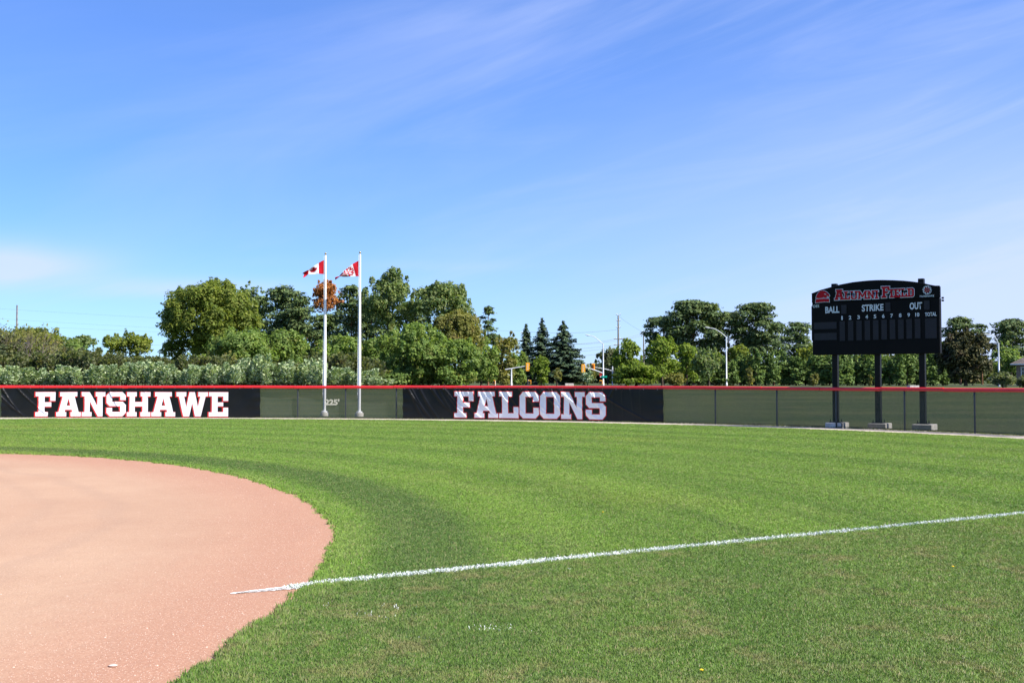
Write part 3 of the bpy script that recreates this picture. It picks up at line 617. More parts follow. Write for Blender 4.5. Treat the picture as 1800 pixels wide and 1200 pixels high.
def bent(name, loops, step, fn, mat, parent):
    bm = flat_bm(orient(loops), step)
    for v in bm.verts: v.co = fn(v.co.x, v.co.y)
    me = bpy.data.meshes.new(name); bm.to_mesh(me); bm.free(); me.materials.append(mat)
    for p in me.polygons: p.use_smooth = True
    return link(bpy.data.objects.new(name, me), parent)
def font_loops_mesh(text, bold=0.02):
    cu = bpy.data.curves.new('lettering', 'FONT'); cu.body = text; cu.size = 1.0; cu.offset = bold; cu.resolution_u = 3
    o = link(bpy.data.objects.new('lettering', cu)); dg = bpy.context.evaluated_depsgraph_get()
    me = bpy.data.meshes.new_from_object(o.evaluated_get(dg)); bpy.data.objects.remove(o); bpy.data.curves.remove(cu)
    v = np.empty(len(me.vertices) * 3); me.vertices.foreach_get('co', v); v = v.reshape(-1, 3)
    lo, hi = v.min(0), v.max(0); v[:, :2] = (v[:, :2] - lo[:2]) / (hi[:2] - lo[:2]); v[:, 2] = 0
    return me, v
def font_in_box(name, text, fn, mat, parent, bold=0.02):
    me, v = font_loops_mesh(text, bold); co = np.array([tuple(fn(a, b)) for a, b, _ in v])
    me.vertices.foreach_set('co', co.astype(np.float32).ravel()); me.materials.clear(); me.materials.append(mat); me.name = name; me.update()
    return link(bpy.data.objects.new(name, me), parent)

# ------------------------------------------------------------------ outfield fence
def build_fence():
    root = empty('outfield_fence', (0, 0, 0), 'long chain fence with red plastic top cap and see-through dark wind screen round the outfield', 'fence')
    post_px = [-22, 76, 172, 266, 356, 442, 524, 608, 697, 782, 867, 955, 1050, 1150, 1257, 1365, 1469, 1589, 1712, 1838]
    pm = MB().lathe([(.030, 0), (.030, FENCE_H - .03), (.026, FENCE_H - .02)], (0, 0, 0), 10); proto = None
    s_post = [s_at(p) for p in post_px]
    for s in s_post:
        p, t, n = fence_frame(s)
        if proto is None: proto = pm.build('post', M['galv'], root); o = proto
        else: o = proto.copy(); link(o, root)
        o.location = (p[0], p[1], 0)
    # red cap: lengths of split tube pressed over the top edge, butted end to end
    prof = [(-.055, -.075), (.055, -.075), (.062, -.02), (.045, .03), (0, .05), (-.045, .03), (-.062, -.02)]; k = len(prof); q0 = FS[0] + 1; gq = np.random.default_rng(12)
    while q0 < FS[-1] - 3.2:
        ss = np.linspace(q0 + .006, q0 + 2.40, 7); p, t, n = fence_frame(ss); vs, fs = [], []; z0 = gq.normal() * .006; z1 = gq.normal() * .006; o1 = gq.normal() * .004
        for i in range(7):
            for a, b in prof: vs.append((p[i][0] + n[i][0] * (a + o1), p[i][1] + n[i][1] * (a + o1), FENCE_H + b - .03 + z0 + (z1 - z0) * i / 6))
        for i in range(6):
            for j in range(k): fs.append((i * k + j, i * k + (j + 1) % k, (i + 1) * k + (j + 1) % k, (i + 1) * k + j))
        MB().add(vs, fs, 0, True).add(vs[:k], [tuple(range(k))]).add(vs[-k:], [tuple(range(k))[::-1]]).build('top_cap', M['red'], root); q0 += 2.41
    ss = np.arange(FS[0] + 1, FS[-1] - 1, .5); p, t, n = fence_frame(ss)
    mb = MB()
    for z in (.05,): mb.tube([(q[0] - m[0] * .04, q[1] - m[1] * .04, z) for q, m in zip(p, n)], .012, 5)
    mb.build('tension_wire', M['galv'], root)
    for a, b in zip(s_post[:-1], s_post[1:]):
        q = np.linspace(a, b, 13); p, t, n = fence_frame(q); mb = MB(); zz = np.linspace(.03, FENCE_H - .1, 7); vs = []
        for i in range(13):
            for z in zz:
                sag = .035 * math.sin(math.pi * i / 12) * math.sin(math.pi * (z / FENCE_H)) + .006 * math.sin(i * 2.1 + z * 5)
                vs.append((p[i][0] - n[i][0] * (.05 + sag), p[i][1] - n[i][1] * (.05 + sag), z + (.015 * math.sin(i * 1.3) if z < .1 else 0)))
        mb.add(vs, [(i * 7 + j, (i + 1) * 7 + j, (i + 1) * 7 + j + 1, i * 7 + j + 1) for i in range(12) for j in range(6)], 0, True).build('screen_panel', M['mesh'], root)
    # distance number sewn on the screen
    s0, s1 = s_at(571), s_at(596.5); d = float(fence_frame((s0 + s1) / 2)[0][1]); z0, z1 = hgt(711.8, d), hgt(701, d)
    def fn(a, b):
        p, t, n = fence_frame(s0 + (s1 - s0) * a); return (p[0] - n[0] * .040, p[1] - n[1] * .040, z0 + (z1 - z0) * b)
    font_in_box('distance_number', "225'", fn, M['beige'], root, .045)
    # weeds and dark ground cover along the foot
    g = np.random.default_rng(8); n0 = 9000; q = g.uniform(FS[0] + 2, FS[-1] - 2, n0); p, t, n = fence_frame(q); o_ = g.uniform(-.22, .02, n0)
    h = g.uniform(.02, .11, n0) * (g.uniform(0, 1, n0) ** .6); b = np.stack([p[:, 0] - n[:, 0] * (.1 + o_), p[:, 1] - n[:, 1] * (.1 + o_), np.full(n0, .005)], 1)
    w = g.uniform(.006, .014, n0); sd = np.stack([t[:, 0] * w, t[:, 1] * w, w * 0], 1); tp = b + np.stack([g.normal(0, .03, n0), g.normal(0, .03, n0), h], 1)
    o = link(bpy.data.objects.new('weeds', np_mesh('weeds', np.stack([b - sd, b + sd, tp], 1), 3, F['dull']))); tag(o, 'thin line of weeds along the foot of the outfield fence', 'weeds', kind='stuff')
build_fence()

# ------------------------------------------------------------------ banners
def build_banner(label, text, px0, px1, box, folds, seed, shadow):
    s0, s1 = s_at(px0), s_at(px1); z0, z1 = .045, FENCE_H - .095
    g = np.random.default_rng(seed)
    sm = (s0 + s1) / 2; pm, _, _ = fence_frame(sm)
    rip = [(g.uniform(.6, 3.2), g.uniform(0, 6.28), g.uniform(.002, .006), g.uniform(-.6, .6)) for _ in range(7)]
    def disp(s, z):
        u = s - s0; h = z - z0; d = .075
        for f, ph, am, sk in rip: d += am * math.sin(f * (u + sk * h * 2) * 2 + ph) * (0.4 + .6 * h / 1.3)
        for fu, ang, ln, wd, am in folds:                      # creases: (start u at the top, slope, reach, width, height)
            x = u - fu - (1.35 - h) * ang - .25 * (1.35 - h) ** 2 * ang
            fade = max(0.0, 1 - ((1.35 - h) / ln) ** 2)
            d += am * math.exp(-(x / wd) ** 2) * fade
        for q in (0.0, s1 - s0): d += .012 * math.sin(h * 16 + q) * math.exp(-abs(u - q) * 5)
        return d
    def at(s, z, lift=0.0):
        p, t, n = fence_frame(s); d = disp(s, z) + lift; return Vector((p[0] + n[0] * d, p[1] + n[1] * d, z))
    root = empty('banner', (pm[0], pm[1], 0), label, 'banner')
    inv = Vector((pm[0], pm[1], 0))
    ns, nz = int((s1 - s0) / .024), 44; vs = []
    for i in range(ns + 1):
        for j in range(nz + 1):
            s, z = s0 + (s1 - s0) * i / ns, z0 + (z1 - z0) * j / nz
            if j == 0: z += .012 * math.sin(s * 2.2) + .01 * math.sin(s * 5.1)
            if i in (0, ns): s += .012 * math.sin(z * 9)
            vs.append(at(s, z) - inv)
    MB().add(vs, [(i * (nz + 1) + j, (i + 1) * (nz + 1) + j, (i + 1) * (nz + 1) + j + 1, i * (nz + 1) + j + 1) for i in range(ns) for j in range(nz)], 0, True).build('fabric', M['vinyl'], root)
    # grommets with ties along the top edge
    mb = MB(); q = s0 + .1
    while q < s1:
        p = at(q, z1 - .03, .004) - inv; mb.box(p, (.02, .02, .02)); mb.tube([p, p + Vector((0, 0, .07))], .006, 5); q += .62
    tag(mb.build('tie', M['wire'], root), kind='stuff')
    la, lb, yt, yb = box; sa, sb = s_at(la), s_at(lb); d = float(pm[1]); zt, zb = hgt(yt, d), hgt(yb, d); H = zt - zb
    adv = [GL[c][0] for c in text]; gap = .045; tot = sum(adv) + gap * (len(text) - 1); k = (sb - sa) / tot; cur = sa
    for c, w in zip(text, adv):
        loops = orient(GL[c][1]); base = cur
        L = [[(x * k, y * H) for x, y in P] for P in loops]
        red = [offset_poly(P, .028 * H) for P in L]; red = [[(x + shadow[0] * H, y + shadow[1] * H) for x, y in P] for P in red]
        a = bent('letter', L, .03, lambda x, y: at(base + x, zb + y, .012) - inv, M['lettr_w'], root)
        bent('letter_outline', red, .03, lambda x, y: at(base + x, zb + y, .006) - inv, M['lettr_r'], a)
        cur += (w + gap) * k
FO1 = [(0.05, .55, 1.5, .035, .045), (0.75, .85, 1.6, .04, .042), (1.1, .9, 1.2, .022, .014), (-.35, .8, 1.6, .04, .045), (-.6, 1.0, 1.6, .035, .035), (3.6, .5, .7, .03, .012), (5.0, .42, 1.5, .035, .03), (9.2, .4, .8, .03, .01), (6.6, .6, 1.0, .04, .010)]
g_ = np.random.default_rng(21)
FO2 = [(g_.uniform(.2, 8.9), g_.uniform(.25, .85), g_.uniform(.8, 1.7), g_.uniform(.035, .085), g_.uniform(.016, .045)) for _ in range(34)] + [(8.6 + .42 * i, .02 + .03 * (i % 3), 1.7, .04, .016) for i in range(7)] + [(9.0, 1.4, 1.8, .06, .03), (9.9, -.5, 1.6, .05, .025)] + [(5.6, .8, 1.7, .10, .055), (6.5, .9, 1.7, .09, .05), (4.5, .7, 1.6, .07, .04), (2.4, .75, 1.6, .07, .04), (7.3, 1.1, 1.8, .12, .055), (0.8, .5, 1.6, .05, .035)]
build_banner('black vinyl banner reading FANSHAWE in crisp white block letters with red edge on the fence', 'FANSHAWE', 4.5, 459, (65, 403, 688.8, 731.0), FO1, 4, (-.030, -.012))
build_banner('wrinkled black vinyl banner reading FALCONS in white letters outlined red on the fence', 'FALCONS', 709.5, 1167, (800, 1066, 688.5, 734.6), FO2, 6, (0, 0))

# ------------------------------------------------------------------ flagpoles and flags
LEAF_H = [(0, 2000), (-45, 2030), (-90, 2030), (-45, 1167), (-156, 1069), (-1015, 1220), (-899, 900), (-919, 827), (-1860, 65), (-1648, -34), (-1614, -113), (-1800, -685), (-1258, -570), (-1185, -608), (-1080, -855), (-657, -401), (-546, -458), (-750, -1510), (-423, -1321), (-332, -1348), (0, -2000)]
def maple_leaf():
    h = [(x / 4800, -y / 4800) for x, y in LEAF_H[2:]]; return [h + [(-x, y) for x, y in h[-2::-1]]]
def pinwheel(R0):
    """eight-armed flower emblem: each arm a forked petal"""
    out = []
    for k in range(8):
        a = k * math.pi / 4 + .2; ca, sa = math.cos(a), math.sin(a)
        for P in ([(.16, -.07), (.62, -.07), (.62, .07), (.16, .07)], [(.48, 0), (.60, -.11), (1.0, .18), (.86, .33)], [(.48, 0), (.86, -.33), (1.0, -.18), (.60, .11)]):
            out.append([((x * ca - y * sa) * R0, (x * sa + y * ca) * R0) for x, y in P])
    return out
def build_flagpole(px_base, px_top, py_base, py_top, label):
    x, y = gpt(px_base, py_base - .5); e = float(elev(x, y)); H = hgt(py_top, y) - e
    root = empty('flagpole', (x, y, e), label, 'flagpole', 'white flagpoles behind the outfield fence')
    lean = (px_top - px_base) / FPX * y
    lean -= x * 0.0
    mb = MB().lathe([(.19, 0), (.205, .01), (.205, .17), (.195, .185), (.02, .19)], (0, 0, 0), 20); mb.build('concrete_base', M['conc'], root)
    mb = MB().lathe([(.15, .185), (.15, .245), (.13, .255), (.05, .258)], (0, 0, 0), 16); mb.build('collar', M['pole'], root)
    r0, r1 = .072, .042
    mb = MB().lathe([(r0, .2), (r0 * .97, H * .35), (r1 + .008, H * .75), (r1, H - .12), (r1 * .6, H - .11)], (0, 0, 0), 14); mb.build('pole', M['pole'], root)
    mb = MB().lathe([(.012, H - .13), (.014, H - .09), (.03, H - .085)] + [(.056 * math.sin(math.pi * (i + .5) / 9), H - .035 - .056 * math.cos(math.pi * (i + .5) / 9)) for i in range(9)], (0, 0, 0), 14); mb.build('ball', M['gold'], root)
    mb = MB()
    q = [(-r0 - .02, -.03, .9)] + [(-r0 - .02 + (r0 - r1) * i / 8, -.03 - .02 * math.sin(i), .9 + (H - 1.05) * i / 8) for i in range(1, 9)]
    mb.tube(q, .006, 5); mb.box((-r0 - .01, -.03, 1.1), (.03, .03, .12)); mb.build('halyard', M['pole'], root)
    return x, y, e, H, root
def build_flag(label, x, y, e, topz, h, L, sag_top, sag_bot, seed, canada):
    g = np.random.default_rng(seed); ph = g.uniform(0, 6.28, 4)
    root = empty('flag', (x, y, e), label, 'flag', 'flags flying on the poles')
    def P(u, v, lift=0.0):
        # u along the fly, v up the hoist; wind from the right, the fly end droops and folds
        c = .80 - .10 * u; kf = (.25 if canada else 1.5) * (1 - v) * math.exp(-(u / .30) ** 2); xx = -.055 - L * u * c * (1 - min(.92, kf * .7)); yy = -.32 * u * L + .13 * u * math.sin(7 * u + ph[0] + 3.0 * v) + .075 * u * math.sin(14 * u + ph[1] - 4 * v) + .17 * u * u * math.sin(5.5 * v + ph[2])
        zt = topz - sag_top * u ** 1.15; zb = topz - h - sag_bot * (u ** 1.6) + .03 * math.sin(6 * u + ph[3]) * u
        zz = zb + (zt - zb) * v - .05 * u * math.sin(math.pi * v) * math.sin(4 * u + ph[1])
        if u > .78 and v < .35: zz -= (u - .78) * (0.35 - v) * 3.2 * h
        return Vector((xx, yy - lift, zz))
    NU, NV = 40, 16; bands = (.25, .75)
    def cloth(name, u0, u1, mat, parent):
        n = max(4, int(NU * (u1 - u0))); vs = [P(u0 + (u1 - u0) * i / n, j / NV) for i in range(n + 1) for j in range(NV + 1)]
        return MB().add(vs, [(i * (NV + 1) + j, (i + 1) * (NV + 1) + j, (i + 1) * (NV + 1) + j + 1, i * (NV + 1) + j + 1) for i in range(n) for j in range(NV)], 0, True).build(name, mat, parent)
    cloth('hoist_band', 0, bands[0], M['flag_r'], root); cen = cloth('centre_field', bands[0], bands[1], M['flag_w'], root); cloth('fly_band', bands[1], 1, M['flag_r'], root)
    loops = [maple_leaf()] if canada else [[p] for p in pinwheel(.50)]
    for sgn in (1, -1):
        bms = []
        for lp in loops:
            bm = flat_bm(orient(lp), .04)
            for v in bm.verts: v.co = P(.5 + v.co.x * .5, .5 + v.co.y, (.022 if canada else .02) * sgn)
            bms.append(bm)
        vs, fs = [], []
        for bm in bms:
            b = len(vs); bm.verts.index_update(); vs += [tuple(v.co) for v in bm.verts]; fs += [tuple(b + v.index for v in f.verts) for f in bm.faces]; bm.free()
        MB().add(vs, fs, 0, True).build('maple_leaf' if canada else 'flower_emblem', M['flag_r'], cen)
    return root
fx, fy, fe, fh, _ = build_flagpole(570.5, 573, 731.7, 444, 'white flagpole on round concrete base flying the maple leaf flag')
build_flag('red and white maple leaf flag drooping from the left flagpole', fx, fy, fe, hgt(456.5, fy) - fe, .69, 1.34, .74, .06, 2, True)
fx, fy, fe, fh, _ = build_flagpole(631.5, 634, 732.6, 442, 'taller white flagpole nearer FALCONS flying the flower emblem flag')
build_flag('red and white flag with red flower emblem drooping from its pole', fx, fy, fe, hgt(457.5, fy) - fe, .76, 1.48, .90, .08, 5, False)

# ------------------------------------------------------------------ scoreboard
def build_scoreboard():
    d1, d3 = 40.1, 38.3; p1 = Vector((xat(1468.5, d1), d1)); p3 = Vector((xat(1621.5, d3), d3)); ax = (p3 - p1).normalized(); yaw = math.atan2(ax.y, ax.x)
    nrm = Vector((ax.y, -ax.x)); org = p1
    root = empty('scoreboard', (org.x, org.y, 0), 'large black baseball scoreboard reading ALUMNI FIELD on three black posts', 'scoreboard', rz=yaw)
    FRONT = .26                                            # cabinet face in front of the posts' axis
    def loc(px, py):
        """board-plane coordinates (u along the board, z) of a photograph pixel on the cabinet face"""
        k = (px - 900) / FPX; o = org + nrm * FRONT
        # o + ax*u : x = k*y
        u = (k * o.y - o.x) / (ax.x - k * ax.y); dy = o.y + ax.y * u
        return u, hgt(py, dy)
    def q(px, py, lift): u, z = loc(px, py); return Vector((u, -FRONT - lift, z))
    # cabinet
    uL, zB = loc(1428.5, 625.5); uR, zB2 = loc(1653, 619.5); zb = (zB + zB2) / 2
    _, zh = loc(1428.5, 535); _, zh2 = loc(1653, 520.5); zh = (zh + zh2) / 2
    W = uR - uL; uc = (uL + uR) / 2; dep = .24
    MB().box((uc, -FRONT + dep / 2, (zb + zh) / 2), (W, dep, zh - zb), bev=.012).build('cabinet', M['board'], root)
    # three face sheets with seams standing proud of the cabinet
    zs = [zb + .03, loc(1540, 600)[1], loc(1540, 549.5)[1] + .04, zh - .02]
    MB().box((uc, -FRONT - .004, (zs[0] + zs[1]) / 2), (W - .06, .010, zs[1] - zs[0] - .02)).build('lower_panel', M['board'], root)
    # arched header sign
    arch = [(1428.5, 516.8), (1445, 510.3), (1464, 505), (1480, 500.8), (1500, 497), (1515, 495.2), (1530, 493.8), (1542, 493.2), (1554, 493.0), (1572, 493.4), (1590, 494.3), (1604, 495.6), (1617, 497.3), (1628, 499.3), (1638, 501.6), (1646, 503)]
    top = [loc(*a) for a in arch]; top = top + [(uR + .02, loc(1654, 503)[1])]
    prof = [(uL, zh + .004), (uR + .02, zh + .004)] + top[::-1]; n = len(prof); yF, yB = -FRONT - .03, -FRONT + .10
    MB().add([(u, yF, z) for u, z in prof] + [(u, yB, z) for u, z in prof], [tuple(range(n)), tuple(range(2 * n - 1, n - 1, -1))] + [(i, n + i, n + (i + 1) % n, (i + 1) % n) for i in range(n)]).build('arched_header', M['board'], root)
    tu = [Vector((u, -FRONT - .034, z + .006)) for u, z in top]
    MB().tube(tu, .02, 6).build('header_trim', M['postb'], root)
    # posts and footings
    for px, ptop, b0, b1, bt, bb in ((1468.5, 498.5, 1451, 1478, 742.3, 751.3), (1543.3, 560, 1525, 1553, 743.6, 753.6), (1621.5, 489.3, 1603, 1633, 745.3, 755.6)):
        k = (px - 900) / FPX; u = (k * org.y - org.x) / (ax.x - k * ax.y); d = org.y + ax.y * u
        zt = hgt(ptop, d); hb = hgt(bt, d - .3); w = (b1 - b0) / FPX * d * 1.12
        MB().box((u, 0, (zt + hb + .02) / 2), (.20, .20, zt - hb - .02), bev=.015).build('post', M['postb'], root)
        MB().box((u + .06, -.06, hb / 2 - .02), (w, .78, hb + .04), bev=.02).build('concrete_footing', M['conc'], root)
        mb = MB().box((u, 0, hb + .012), (.40, .40, .024))
        for sx in (-1, 1):
            for sy in (-1, 1): mb.lathe([(.014, 0), (.014, .10), (.01, .102)], (u + sx * .155, sy * .155, hb + .024), 8); mb.lathe([(.026, .0), (.026, .025), (.012, .026)], (u + sx * .155, sy * .155, hb + .024), 6)
        mb.build('base_plate', M['postb'], root)
    # lens windows
    def win(name, px0, px1, py0, py1, py0r=None, py1r=None):
        (ua, za), (ub, zb_) = loc((px0 + px1) / 2, py0), loc((px0 + px1) / 2, py1); u0 = loc(px0, py0)[0]; u1 = loc(px1, py0)[0]; zc = (za + zb_) / 2; h = za - zb_; w = u1 - u0; um = (u0 + u1) / 2
        o = MB().box((um, -FRONT - .006, zc), (w, .012, h)).build(name, M['panel'], root)
        mb = MB(); t = .012
        for c, s_ in (((um, zc + h / 2 + t / 2), (w + 2 * t, t)), ((um, zc - h / 2 - t / 2), (w + 2 * t, t)), ((u0 - t / 2, zc), (t, h)), ((u1 + t / 2, zc), (t, h))): mb.box((c[0], -FRONT - .009, c[1]), (s_[0], .022, s_[1]))
        mb.build('window_frame', M['board'], o)
    win('name_window', 1431.5, 1471.5, 566, 578.3); win('name_window', 1431.5, 1471.5, 585, 597.6)
    for i in range(10):
        a = 1476.6 + (1608.8 - 1476.6) * i / 9; top_ = 564.2 - 4.4 * i / 9; bot = 599 - 4.4 * i / 9; win('inning_window', a, a + 9.6 + .06 * i, top_, bot)
    win('total_window', 1627, 1647.6, 558.8, 594.6)
    win('count_window', 1479.6, 1489.2, 535.6, 551.4); win('count_window', 1557.4, 1566.6, 531.2, 547.2); win('count_window', 1625.6, 1635.6, 528, 544.2)
    def text(name, s, px0, px1, yt0, yt1, yb0, yb1, mat, bold=.03, lift=.005):
        """word inside a pixel box given by its top and bottom heights at either end"""
        font_in_box(name, s, lambda a, b: q(px0 + (px1 - px0) * a, (yb0 + (yb1 - yb0) * a) * (1 - b) + (yt0 + (yt1 - yt0) * a) * b, lift), mat, root, bold)
    text('count_word', 'BALL', 1451.6, 1476.6, 539, 537.6, 550.6, 549.4, M['sb_white'], .035)
    text('count_word', 'STRIKE', 1516, 1554.2, 535.4, 533.6, 547.6, 545.6, M['sb_white'], .03)
    text('count_word', 'OUT', 1600.2, 1622.2, 531.6, 530.4, 544.2, 543, M['sb_white'], .035)
    cxs = [1481, 1495.2, 1510.2, 1524.5, 1539, 1553.7, 1568.5, 1583.5, 1598.4, 1613.6]
    for i, c in enumerate(cxs):
        w = 4.6 if i < 9 else 7.2
        if i == 0: w = 2.6
        yt = 555.2 - 5.9 * i / 9; text('inning_number', str(i + 1), c - w / 2, c + w / 2, yt, yt - .1, yt + 6.9, yt + 6.8, M['sb_white'], .03)
    text('total_word', 'TOTAL', 1627, 1647.6, 549.2, 548, 555.9, 555, M['sb_white'], .03)
    text('maker_name', 'OES', 1429.8, 1441, 535.8, 535, 540.6, 540, M['sb_white'], .02, .006)
    # ALUMNI FIELD: slab letters, first letters taller, outlined in white
    for word, px0, px1, bt0, bt1, cap, low in (('ALUMNI', 1469, 1546.5, 527.3, 524.6, 18.3, 14.6), ('FIELD', 1551.5, 1609, 523.6, 521.2, 20.0, 15.2)):
        sc = [GL[c][0] * (1.22 if i == 0 else 1.0) for i, c in enumerate(word)]; tot = sum(sc) + .0 * len(word); cur = px0
        for i, c in enumerate(word):
            wpx = sc[i] / tot * (px1 - px0); H = cap if i == 0 else low; a0 = (cur - px0) / (px1 - px0); c0 = cur; gw = GL[c][0]
            def f(x, y, lift): px = c0 + x; aa = (px - px0) / (px1 - px0); return q(px, bt0 + (bt1 - bt0) * aa - y, lift)
            L = [[(x / gw * wpx, y * H) for x, y in P] for P in orient(GL[c][1])]
            o = bent('sign_letter', L if len(L) == 1 else [L[0], offset_poly(L[1], .15)], 50, lambda x, y: f(x, y, .062), M['sb_red'], root)
            bent('letter_outline', [offset_poly(L[0], 1.05)] + ([offset_poly(L[1], .9)] if len(L) > 1 else []), 50, lambda x, y: f(x, y, .050 + .0015 * i), M['sb_white'], o)
            cur += wpx
    # bird-head emblem over a ribbon
    bird = [(0, 6.5), (1.2, 10.5), (4, 15), (8, 18.2), (12, 18.8), (16, 17.6), (20, 15), (23, 11.6), (24, 9), (22.4, 7.6), (19.6, 9.2), (18.4, 8.2), (21.0, 6.0), (16, 5.4), (13.4, 7.0), (11, 5.6), (4, 5.2)]
    rib = [(-.6, -2.6), (6, -1.7), (16, -1.2), (23.6, -1.8), (23.2, 4.2), (14, 4.6), (5, 4.2), (-.2, 3.6)]
    em = lambda x, y, l: q(1436.3 + x, 529.6 - y * 1.0 - x * .03, l)
    crest = bent('bird_emblem', [bird], 80, lambda x, y: em(x, y, .058), M['sb_red'], root); bent('emblem_outline', [offset_poly(bird[::-1] if False else orient([bird])[0], .9)], 80, lambda x, y: em(x, y, .045), M['sb_white'], crest)
    eye = [(14.5, 12.2), (18, 11.2), (18.4, 12.2), (15, 13.3)]; bent('emblem_eye', [eye], 80, lambda x, y: em(x, y, .064), M['sb_white'], crest)
    rb = bent('emblem_ribbon', [rib], 80, lambda x, y: em(x, y, .066), M['sb_red'], root); bent('ribbon_outline', [offset_poly(orient([rib])[0], .8)], 80, lambda x, y: em(x, y, .061), M['sb_white'], rb)
    fl, fs = [], []
    for i, P in enumerate(pinwheel(8.3)):
        b = len(fl); fl += [q(1632 + x, 509.6 - y, .045 + .0006 * (i % 3)) for x, y in P]; fs.append(tuple(range(b, b + len(P))))
    ew = MB().add(fl, fs).build('flower_emblem', M['sb_white'], root)
    fl, fs = [], []
    for i, P in enumerate(pinwheel(5.0)):
        b = len(fl); fl += [q(1632 + x, 509.6 - y, .052 + .0006 * (i % 3)) for x, y in P]; fs.append(tuple(range(b, b + len(P))))
    MB().add(fl, fs).build('flower_centre', M['sb_red'], ew)
    text('emblem_name', 'FANSHAWE', 1619, 1644.2, 519.0, 517.8, 522.4, 521.4, M['sb_white'], .02, .045)
    # conduit on the left edge, hinge boxes on the right edge
    a, b = loc(1425.4, 537), loc(1425.4, 598); MB().tube([(a[0] + .05, -.1, a[1]), (a[0], -.1, a[1] - .01), (b[0], -.1, b[1]), (b[0] + .05, -.1, b[1] - .01)], .018, 6).build('conduit', M['postb'], root)
    mb = MB()
    for py in (523, 527.6): u, z = loc(1657.2, py); mb.box((u + .01, -FRONT + .08, z), (.07, .10, .06), bev=.01)
    mb.build('hinge_box', M['postb'], root)
build_scoreboard()

# ------------------------------------------------------------------ trees and shrubs
def unit(g, n):
    d = g.normal(size=(n, 3)); return d / np.linalg.norm(d, axis=1, keepdims=True)
def cards(g, C, Nrm, size, asp=.55, curl=.18):
    """leaf-spray cards: kite-shaped, facing Nrm, tips in random directions"""
    n = len(C); Nrm = Nrm / (np.linalg.norm(Nrm, axis=1, keepdims=True) + 1e-9)
    t = np.cross(Nrm, unit(g, n)); t /= (np.linalg.norm(t, axis=1, keepdims=True) + 1e-9); b = np.cross(Nrm, t)
    s = (size * g.uniform(.5, 1.45, n))[:, None]; w = s * asp * g.uniform(.75, 1.2, (n, 1))
    return np.stack([C - t * s * .5, C + b * w * .5 + t * s * g.uniform(-.1, .15, (n, 1)) - Nrm * s * curl * .5, C + t * s * .55 - Nrm * s * curl, C - b * w * .5 + t * s * g.uniform(-.1, .15, (n, 1)) - Nrm * s * curl * .5], 1)
def fill_lobes(g, lobes, dens, up=.45, rnd=.75, shell=(.55, 1.03)):
    Cs, Ns = [], []
    for c, r in lobes:
        r = np.array(r); ar = 4 * (r[0] * r[1] + r[0] * r[2] + r[1] * r[2]); n = max(10, int(ar * dens))
        d = unit(g, n); d[:, 2] = np.where((d[:, 2] < -.25) & (g.uniform(0, 1, n) < .6), -d[:, 2], d[:, 2])
        rr = shell[0] + (shell[1] - shell[0]) * g.uniform(0, 1, n) ** .55
        rr *= 1 + .16 * np.sin(d[:, 0] * 7 + c[0] * 3) * np.sin(d[:, 1] * 6 + c[1] * 5) + .12 * np.sin(d[:, 2] * 9 + c[2] * 4)
        Cs.append(np.array(c) + d * r * rr[:, None]); Ns.append(d * .9 / (r / r.mean()) + np.array([0, 0, up]) + g.normal(size=(n, 3)) * rnd * .6)
    return np.concatenate(Cs), np.concatenate(Ns)
def round_lobes(g, w, h0, h1, n, lo=.24, hi=.42, flat=1.0, top=1.0, bottom=1.0):
    """lobes spread over an uneven egg-shaped envelope from h0 to h1"""
    cz, hz = (h0 + h1) / 2, (h1 - h0) / 2; L = []
    for i in range(n):
        d = unit(g, 1)[0]
        if d[2] < -.5 and g.uniform() < .5: d[2] = -d[2]
        k = g.uniform(.48, .80); s = g.uniform(lo, hi) * 1.08; wz = top if d[2] > 0 else bottom
        sx = w / 2 * (1 - (1 - wz) * abs(d[2]))
        L.append(((d[0] * sx * k, d[1] * sx * k * .9, cz + d[2] * hz * k * 1.02), (w / 2 * s * g.uniform(.9, 1.2), w / 2 * s, min(hz, w / 2) * s * flat * g.uniform(.8, 1.1))))
    L.append(((0, 0, cz), (w * .26, w * .26, hz * .55)))
    for i in range(int(n * 1.9)):                                 # upright sprigs that break the outline
        d = unit(g, 1)[0]; d[2] = abs(d[2]) if g.uniform() < .75 else d[2]; s = g.uniform(.045, .11); k = g.uniform(.84, .97)
        L.append(((d[0] * w / 2 * k, d[1] * w / 2 * .85, cz + d[2] * hz * k), (w / 2 * s, w / 2 * s, w / 2 * s * g.uniform(1.3, 2.4))))
    return L
def trunk_mesh(g, h, r, targets, mat, parent, name='trunk', crook=.02):
    mb = MB(); k = 7; ax = []; ph = g.uniform(0, 6.28)
    for i in range(k + 1): f = i / k; ax.append(Vector((math.sin(f * 4 + ph) * crook * h * f, math.cos(f * 3 + ph) * crook * h * f, h * f - .25 * (i == 0))))
    mb.tube(ax, [r * (1.25 if i == 0 else 1 - .75 * i / k) for i in range(k + 1)], 8)
    for c in targets:
        zt = max(.25 * h, min(h * .95, c[2] - .45 * math.hypot(c[0], c[1]))); f = zt / h; i = min(k - 1, int(f * k)); a = ax[i].lerp(ax[i + 1], f * k - i)
        mid = a.lerp(Vector(c), .55) + Vector((g.normal() * .1, g.normal() * .1, .12 * (Vector(c) - a).length))
        rr = r * (1 - .75 * f) * .5; mb.tube([a, mid, Vector(c)], [rr, rr * .62, rr * .22], 6)
    return mb.build(name, mat, parent)
def far_side(px, d): return d * 1.32 if px < 912 and d < 160 else d      # the left wood stands on the bank beyond the shrubs
def tree_root(name, px, d, label, cat='tree', group=None):
    x = xat(px, d); e = float(elev(x, d)); return empty(name, (x, d, e), label, cat, group), e
